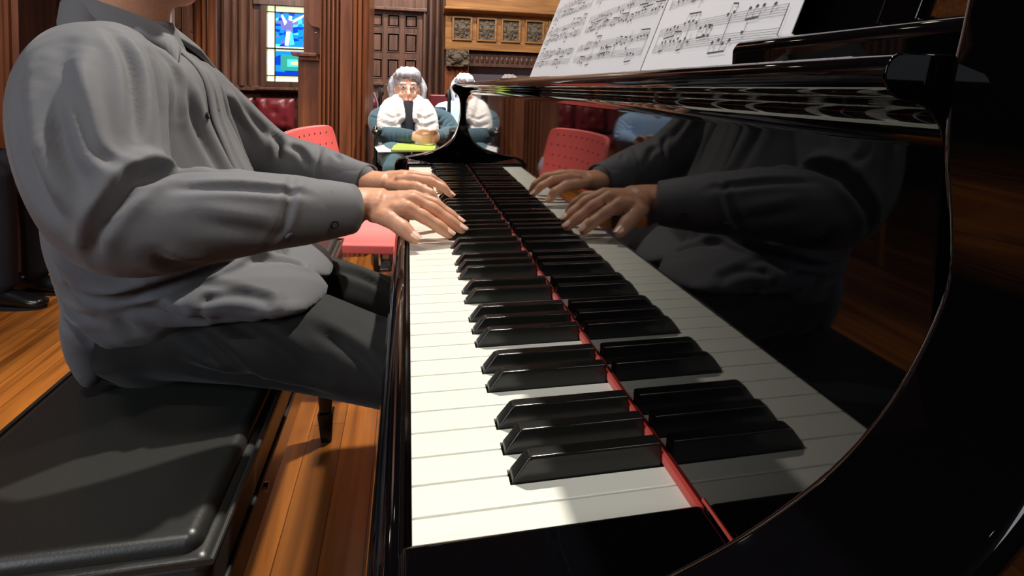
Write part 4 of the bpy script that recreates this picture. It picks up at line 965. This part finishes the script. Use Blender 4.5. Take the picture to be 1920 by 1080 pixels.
# ================================================================== LISTENERS
def lin_mat(n, c, r=.8, **k): return mat(n, c, r, **k)
def sitter(x, y, rz, label, top, trou, hairc, skin=SKIN_P, seat=.47, shz=.80, hz=.90, hs=.88, w=.15, elbows=((-.19, -.03), (.21, -.06)), hands=((-.03, -.26, .665), (.05, -.26, .66)), knee=.56, kd=-.40, foot=.10,
           hairlen=.10, fuzzy=.006, glasses=False, vest=None, yaw_=0, foot_y=-.46, shoes=SHOE, scarf=None, inner=None):
    t = thing('person', label, 'person', (x, y, 0)); frame(x, y, rz); H = V3(0.0, .0, hz)
    b = MB()
    b.ell(H+V3(0, .012, .018)*1, (.072*hs, .086*hs, .088*hs), 20); b.ell(H+V3(0, -.022, -.035)*hs, (.055*hs, .056*hs, .064*hs), 18); b.ell(H+V3(0, -.055, -.085)*hs, (.028*hs, .022*hs, .02*hs), 12)
    limb(b, [H+V3(0, -.070, .018)*hs, H+V3(0, -.090, -.014)*hs, H+V3(0, -.094, -.026)*hs], [.008*hs, .012*hs, .014*hs], 10)
    for s_ in (-1, 1):
        b.ell(H+V3(s_*.034, -.055, -.028)*hs, (.02*hs, .018*hs, .02*hs), 12); b.ell(H+V3(s_*.073, .0, -.008)*hs, (.008, .018*hs, .03*hs), 10)
        b.ell(H+V3(s_*.030, -.060, .038)*hs, (.022*hs, .014*hs, .009*hs), 10)
    b.ell(H+V3(0, -.078, -.056)*hs, (.022*hs, .012*hs, .006*hs), 10); b.ell(H+V3(0, -.076, -.066)*hs, (.019*hs, .012*hs, .0065*hs), 10)
    limb(b, [(0, .03, shz-.05), (0, .02, shz), H+V3(0, .02, -.05)], [.055, .045, .042], 14)
    for (ex, ey), hd, s_ in ((elbows[0], hands[0], -1), (elbows[1], hands[1], 1)):
        hd = V3(*hd); e = V3(ex, ey, (seat+shz)/2+.02); d = hd-e; d /= np.linalg.norm(d); wr_ = hd-d*.055
        limb(b, [wr_-d*.06, wr_, hd-d*.01, hd+d*.022], [(.023, .019), (.021, .017), (.030, .016), (.026, .012)], 14, (0, 0.4, 1))
        inw = V3(-s_, 0, 0)
        for q in range(4):                                            # fingers laid over the other hand
            o_ = V3(0, -.006+.004*q, .022-.0145*q); p0 = hd+d*.016+o_; limb(b, [p0, p0+d*.02+inw*.012, p0+d*.022+inw*.032+V3(0, .006, -.004), p0+d*.014+inw*.048+V3(0, .014, -.006)], [.0088, .0082, .0078, .0062], 8)
        limb(b, [hd-d*.02+V3(0, -.006, .018), hd+d*.012+V3(0, -.012, .034), hd+d*.034+inw*.012+V3(0, -.012, .034)], [.011, .009, .0075], 8)
    limb(b, [(0, .04, seat+.10), (0, .04, shz-.04)], [(w*.8, .07), (w*.8, .06)], 16, (1, 0, 0))
    if skin: B_ = finish('body', organic(b, .0042*hs, 3), skin, t)
    ew = MATS.get('eye_white')
    for s_ in (-1, 1):
        MB().ell(H+V3(s_*.030, -.072, .016)*hs, (.012*hs, .008*hs, .006*hs), 12).build('eye', ew, B_, smooth=True)
        MB().ell(H+V3(s_*.030, -.0795, .016)*hs, (.005*hs, .003*hs, .005*hs), 10).build('iris', MATS['iris_brown'], B_, smooth=True)
        q = MB(); limb(q, [H+V3(s_*.015, -.080, .034)*hs, H+V3(s_*.03, -.081, .038)*hs, H+V3(s_*.046, -.070, .032)*hs], [.003*hs]*3, 8); q.build('eyebrow', hairc, B_, smooth=True)
    q = MB(); limb(q, [H+V3(-.020, -.086, -.060)*hs, H+V3(0, -.0905, -.0615)*hs, H+V3(.020, -.086, -.060)*hs], [(.0025, .004)]*3, 8); q.build('lips', mat('lips', (.72, .42, .38), .5), B_, smooth=True)
    if glasses:
        g = MB()
        for s_ in (-1, 1):
            c_ = H+V3(s_*.031, -.089, .012)*hs; g.tube([c_+V3(.023*math.cos(a*PI/8), 0, .017*math.sin(a*PI/8))*hs for a in range(17)], .0009, 6, caps=False)
            g.tube([H+V3(s_*.054, -.088, .016)*hs, H+V3(s_*.075, -.02, .014)*hs], .0014, 6)
        g.tube([H+V3(-.008, -.090, .014)*hs, H+V3(.008, -.090, .014)*hs], .0014, 6); g.build('glasses', STEEL, t)
    # hair: a cap with wavy locks round the face
    rn = random.Random(int(x*1000)); hb = MB(); hb.ell(H+V3(0, .028, .045)*hs, (.085*hs, .088*hs, .082*hs), 20)
    for k in range(34):
        a = PI*(-.02+1.04*k/33); sx, sy = math.cos(a), math.sin(a); r0 = .082*hs; L_ = hairlen*(.85+.3*rn.random())
        p0 = H+V3(sx*r0*.55, (.03+sy*.035)*hs, .105*hs); p1 = H+V3(sx*r0*1.06, (.01+sy*.08)*hs, .05*hs); p2 = H+V3(sx*(r0*1.12+rn.uniform(-.006, .010)), (-.012+sy*.095)*hs+rn.uniform(-.01, .01), -.01*hs)
        p3 = H+V3(sx*(r0*1.04+rn.uniform(-.014, .012)), (-.015+sy*.09)*hs+rn.uniform(-.012, .012), -L_)
        limb(hb, [p0, p1, p2, p3], [.012, .015, .013, .005], 8)
    for k in range(16):                                               # fringe
        u = -1+2*k/15; p0 = H+V3(u*.03, .0, .125)*hs; p1 = H+V3(u*.062, -.062+.02*u*u, .098)*hs; p2 = H+V3(u*.080+.010*math.sin(k*2.1), -.068+.050*u*u, .080+.008*math.cos(k*1.7)-.022*abs(u+.3))*hs
        limb(hb, [p0, p1, p2], [.012, .011, .005], 8)
    def hd_(me):
        co = get_co(me); no = get_no(me); c = co-np.array(TX[0]@Vector(H)); co += no*(fuzzy*.35*np.sin(c[:, 0]*190+c[:, 2]*70+3*np.sin(c[:, 1]*60)))[:, None]; set_co(me, co)
    finish('hair', organic(hb, .0042, 2, hd_), hairc, t)
    # jacket
    j = MB(); limb(j, [(0, .02, seat+.03), (0, .015, (seat+shz)/2), (0, .02, shz-.05), (0, .02, shz-.005), (0, .02, shz+.03)], [(w*1.0, .12), (w*1.02, .125), (w*1.0, .105), (w*.72, .08), (w*.40, .055)], 30, (1, 0, 0))
    for (ex, ey), hd, s_ in ((elbows[0], hands[0], -1), (elbows[1], hands[1], 1)):
        hd = V3(*hd); e = V3(ex, ey, (seat+shz)/2+.02); d = hd-e; d /= np.linalg.norm(d)
        limb(j, [(s_*w*.72, .02, shz-.045), ((ex+s_*w)/2*1.05, .02+ey*.3, (shz+e[2])/2+.005), e, (e+hd)/2-d*.01, hd-d*.055], [.050, .050, .048, .040, .030], 22)
    def jd(me):
        rn2 = random.Random(5); L = []
        for (ex, ey), hd, s_ in ((elbows[0], hands[0], -1), (elbows[1], hands[1], 1)):
            e = V3(ex, ey, (seat+shz)/2+.02); h_ = V3(*hd)
            for k in range(5):
                c_ = V3(s_*w*.9, 0, shz-.06)*(1-k/5)+e*(k/5); L.append(([c_+V3(s_*.05, -.03, .015), c_+V3(0, -.06, -.01), c_+V3(-s_*.04, -.04, -.02)], .008, .006, .005))
            for k in range(3):
                c_ = e*(1-k/3)+h_*(k/3); L.append(([c_+V3(0, -.02, .05), c_+V3(s_*.02, -.05, 0), c_+V3(0, -.02, -.05)], .007, .005, .004))
        L = [([np.array(TX[0]@Vector(p)) for p in pts], a_, b_, c_) for pts, a_, b_, c_ in L]; crease(me, L)
    finish('jacket', organic(j, .006, 5, jd), top, t)
    if inner is not None:
        q = MB(); limb(q, [(0, -.068, shz+.025), (0, -.095, shz-.04), (0, -.118, (seat+shz)/2+.02), (0, -.118, seat+.10)], [(.034, .02), (.028, .022), (.018, .022), (.012, .02)], 16, (1, 0, 0)); q.build('blouse', inner, t, smooth=True)
    if vest is not None:
        q = MB()
        for s_ in (-1, 1):
            limb(q, [(s_*w*.52, .0, shz+.018), (s_*w*.58, -.045, shz-.025), (s_*w*.60, -.075, shz-.09), (s_*w*.56, -.085, (seat+shz)/2+.0), (s_*w*.50, -.085, seat+.10)], [(.040, .045), (.058, .050), (.066, .050), (.066, .046), (.058, .040)], 24, (1, 0, 0))
            limb(q, [(s_*.035, .03, shz+.045), (s_*.052, -.02, shz+.045), (s_*.046, -.07, shz+.01), (s_*.034, -.10, shz-.05)], [.026, .028, .030, .024], 14)
        limb(q, [(0, .07, seat+.08), (0, .07, shz-.02), (0, .05, shz+.03)], [(w*1.0, .07), (w*.95, .07), (w*.5, .04)], 24, (1, 0, 0))
        def vd(me):
            L = []
            for s_ in (-1, 1):
                for k in range(5):
                    z_ = shz-.03-k*.047; L.append(([(s_*.03, -.14, z_), (s_*.08, -.15, z_-.006), (s_*.14, -.10, z_+.004)], .008, .008, .006))
                L.append(([(s_*.04, -.1, shz+.0), (s_*.06, -.13, shz-.06), (s_*.05, -.14, shz-.12)], .008, .007, .004))
            L = [([np.array(TX[0]@Vector(p)) for p in pts], a_, b_, c_) for pts, a_, b_, c_ in L]; crease(me, L)
            co = get_co(me); no = get_no(me); co += no*(.0014*np.sin(co[:, 0]*160+3*np.sin(co[:, 2]*90))*np.sin(co[:, 2]*170))[:, None]; set_co(me, co)
        finish('vest', organic(q, .006, 4, vd), vest, t)
    # trousers and shoes
    q = MB(); limb(q, [(0, .03, seat+.055), (0, .03, seat+.13)], [(w*1.02, .11), (w*.95, .11)], 24, (1, 0, 0))
    for s_ in (-1, 1):
        limb(q, [(s_*.075, .0, seat+.065), (s_*.085, kd*.5, (seat+.07+knee)/2), (s_*.09, kd, knee-.045)], [(.075, .06), (.07, .058), (.058, .056)], 22, (1, 0, 0))
        limb(q, [(s_*.09, kd-.005, knee-.05), (s_*.09, kd-.02, (knee+foot)/2), (s_*.085, foot_y, foot+.09)], [.058, .054, .05], 20)
    finish('trousers', organic(q, .007, 5), trou, t)
    M_ = TX[0]; TX[0] = None
    for s_ in (-1, 1):
        p = M_@Vector((s_*.085, foot_y, 0)); shoe(p.x, p.y, t, rz-PI/2, shoes, foot, .9)
    return t
DENIM = mat('slate_teal_cloth', (.30, .42, .45), .85, sheen=.2, bump=(300, .3, .001))
TEAL = mat('teal_fleece', (.20, .31, .36), .9, sheen=.3, bump=(260, .5, .0015))
CREAM = mat('cream_quilt', (.93, .90, .88), .75, sheen=.2, bump=(90, .35, .003))
GREYHAIR = mat('silver_hair', (.66, .66, .69), .55, bump=(140, .6, .004, .25))
WHITEHAIR = mat('white_hair', (.85, .88, .93), .6, bump=(140, .5, .003, .15))
BLUESH = mat('pale_blue_cloth', (.66, .78, .92), .8, bump=(200, .3, .001))
NAVY = mat('navy_cloth', (.07, .075, .12), .85, bump=(300, .3, .001))
GREYC = mat('grey_cloth', (.5, .5, .52), .85, bump=(300, .3, .001))
PATT = mat('speckled_cloth', (.62, .55, .53), .85, bump=(90, .3, .001, .5))
WX, WY = .035, 2.98
sitter(WX-.045, WY, math.radians(6), 'silver-haired woman in a cream vest and teal fleece, hands clasped, sitting in the wheelchair', TEAL, DENIM, GREYHAIR, hairlen=.105, seat=.49, shz=.80, hz=.893, hs=.90, w=.155,
       elbows=((-.125, -.08), (.225, -.07)), hands=((.035, -.285, .672), (.105, -.285, .668)), knee=.60, kd=-.40, foot=.12, foot_y=-.50, vest=CREAM, inner=NAVY, glasses=True)
TX[0] = None
# wheelchair
wc = thing('wheelchair', 'black and chrome wheelchair carrying the woman in the cream vest', 'wheelchair', (WX, WY, 0)); frame(WX, WY, 0)
MB().box((-.18, -.26, .445), (.18, .16, .475)).build('seat', BLACK_PL, wc, bevel=.01)
MB().box((-.17, .15, .47), (.17, .18, .80)).build('backrest', BLACK_PL, wc, bevel=.01)
for s_ in (-1, 1):
    m = MB(); m.tube(catmull([(s_*.188, .17, .14), (s_*.188, .17, .84), (s_*.188, .20, .86), (s_*.188, .26, .865)], 3), .010, 10); m.tube([(s_*.188, .17, .43), (s_*.188, -.28, .43), (s_*.188, -.30, .20)], .010, 10); m.tube([(s_*.188, .17, .19), (s_*.188, -.28, .19)], .010, 10)
    m.tube(catmull([(s_*.188, .12, .43), (s_*.188, .12, .66), (s_*.188, .10, .675), (s_*.188, -.24, .675), (s_*.188, -.27, .65), (s_*.188, -.27, .43)], 3), .009, 10); m.build('side_frame', BLACK_PL, wc, smooth=True)
    MB().box((s_*.188-.020, -.25, .68), (s_*.188+.020, .10, .703)).build('armrest', BLACK_PL, wc, bevel=.008)
    m = MB(); m.tube(catmull([(s_*.17, -.29, .44), (s_*.165, -.36, .40), (s_*.155, -.44, .22), (s_*.15, -.46, .10)], 4), .009, 10); m.build('legrest', CHROME, wc, smooth=True)
    MB().box((s_*.085-.065, -.56, .095), (s_*.085+.065, -.40, .108)).build('footplate', BLACK_PL, wc, bevel=.004)
    xw = s_*.208; C_ = Vector((xw, .10, .27)); ring = lambda r, n=48, dx_=0: [C_+Vector((dx_, r*math.cos(2*PI*i/n), r*math.sin(2*PI*i/n))) for i in range(n+1)]
    if s_ < 0: C_ = Vector((xw+.004, .06, .27))
    wh = MB().tube(ring(.255), .012, 8, caps=False).build('rear_wheel', RUBBER, wc, smooth=True)
    MB().tube(ring(.225, 48, s_*.012), .006, 8, caps=False).build('hand_rim', CHROME, wh, smooth=True)
    m = MB(); m.tube([C_-Vector((.02, 0, 0)), C_+Vector((.02, 0, 0))], .022, 14)
    for i in range(18): a = 2*PI*i/18; m.tube([C_+Vector((0, .02*math.cos(a), .02*math.sin(a))), C_+Vector((0, .245*math.cos(a), .245*math.sin(a)))], .0014, 5, caps=False)
    m.build('spokes', STEEL, wh)
    D_ = Vector((s_*.175, -.24, .075)); MB().tube([D_-Vector((.014, 0, 0)), D_+Vector((.014, 0, 0))], .073, 20, caps=False).build('caster', RUBBER, wc, bevel=.004)
    MB().tube([D_+Vector((0, 0, .0)), D_+Vector((0, 0, .12))], .011, 10).build('caster_fork', STEEL, wc, smooth=True)
    MB().tube([(s_*.188, .24, .865), (s_*.188, .32, .865)], .015, 12).build('push_handle', BLACK_PL, wc, smooth=True)
m = MB(); m.ell((-.188, -.27, .705), (.013, .013, .016), 12); m.build('knob', CHROME, wc, smooth=True)
TX[0] = None
# papers on her lap
def slab(name, c, sz, rz, tilt, mt, label, cat, z=.0):
    t = thing(name, label, cat, c); R_ = Matrix.Rotation(rz, 3, 'Z')@Matrix.Rotation(tilt, 3, 'X')
    MB().box((c[0]-sz[0]/2, c[1]-sz[1]/2, c[2]-sz[2]/2), (c[0]+sz[0]/2, c[1]+sz[1]/2, c[2]+sz[2]/2), rot=R_, about=c).build('sheet', mt, t, bevel=.002)
    return t
slab('programme', (-.075, 2.66, .617), (.15, .20, .004), .15, .05, mat('white_card', (.92, .92, .93), .6), 'white folded programme on the wheelchair woman\'s lap, under the green folder', 'paper')
slab('folder', (.030, 2.65, .624), (.20, .20, .010), -.08, .05, mat('lime_folder', (.72, .80, .36), .5), 'lime green folder lying on the lap of the woman in the cream vest', 'folder')
t = thing('walking_stick', 'pale walking stick propped beside the wheelchair by the column', 'walking stick', (-.17, 3.50, 0))
MB().tube([(-.15, 3.50, .0), (-.185, 3.50, .80), (-.205, 3.50, .86)], .006, 8).build('shaft', GREY_PL, t, smooth=True)
# two women further back, by the chimney piece
hall_chair(.37, 4.22, math.radians(4), 'burgundy chair under the white-haired woman in pale blue', top=.845, w=.20)
sitter(.395, 4.16, math.radians(4), 'white-haired woman in a pale blue jacket sitting beside the chimney piece', BLUESH, NAVY, WHITEHAIR, hairlen=.10, shz=.80, hz=.895, hs=.85, w=.15, elbows=((-.17, -.05), (.17, -.05)), hands=((-.03, -.24, .66), (.03, -.24, .655)), foot=.0, foot_y=-.42)
hall_chair(.82, 4.27, math.radians(2), 'burgundy chair in front of the fireplace, under the woman whose grey curls alone show', top=.80, w=.20)
sitter(.735, 4.20, math.radians(2), 'grey-haired woman whose curls just show above the piano edge, in front of the fireplace', GREYC, NAVY, mat('dark_grey_hair', (.42, .40, .40), .6, bump=(120, .6, .004, .4)), hairlen=.07, shz=.79, hz=.895, hs=.88, w=.15, elbows=((-.17, -.05), (.17, -.05)), hands=((-.03, -.24, .66), (.03, -.24, .655)), foot=.0, foot_y=-.42, glasses=True)
# listeners on the left, behind the pianist
hall_chair(-1.99, 2.62, math.radians(80), 'burgundy chair with a yellow wooden leg at the left edge of the picture')
sitter(-1.97, 2.62, math.radians(80), 'listener in dark navy trousers and speckled top, at the left edge behind the pianist', PATT, NAVY, HAIR_D, seat=.47, shz=.84, hz=.97, hs=.95, w=.17, elbows=((-.20, -.06), (.20, -.06)), hands=((-.03, -.28, .66), (.05, -.28, .655)), knee=.58, kd=-.42, foot=.0, foot_y=-.44)
hall_chair(-1.06, 2.82, math.radians(32), 'burgundy chair hidden behind the pianist, mirrored in the fallboard')
sitter(-1.06, 2.80, math.radians(32), 'listener in a pale blue shirt behind the pianist, seen mirrored in the fallboard', BLUESH, NAVY, HAIR_D, seat=.47, shz=.80, hz=.90, hs=.9, w=.16, elbows=((-.18, -.06), (.18, -.06)), hands=((-.03, -.28, .66), (.05, -.28, .655)), knee=.58, kd=-.42, foot=.0, foot_y=-.44)
TX[0] = None
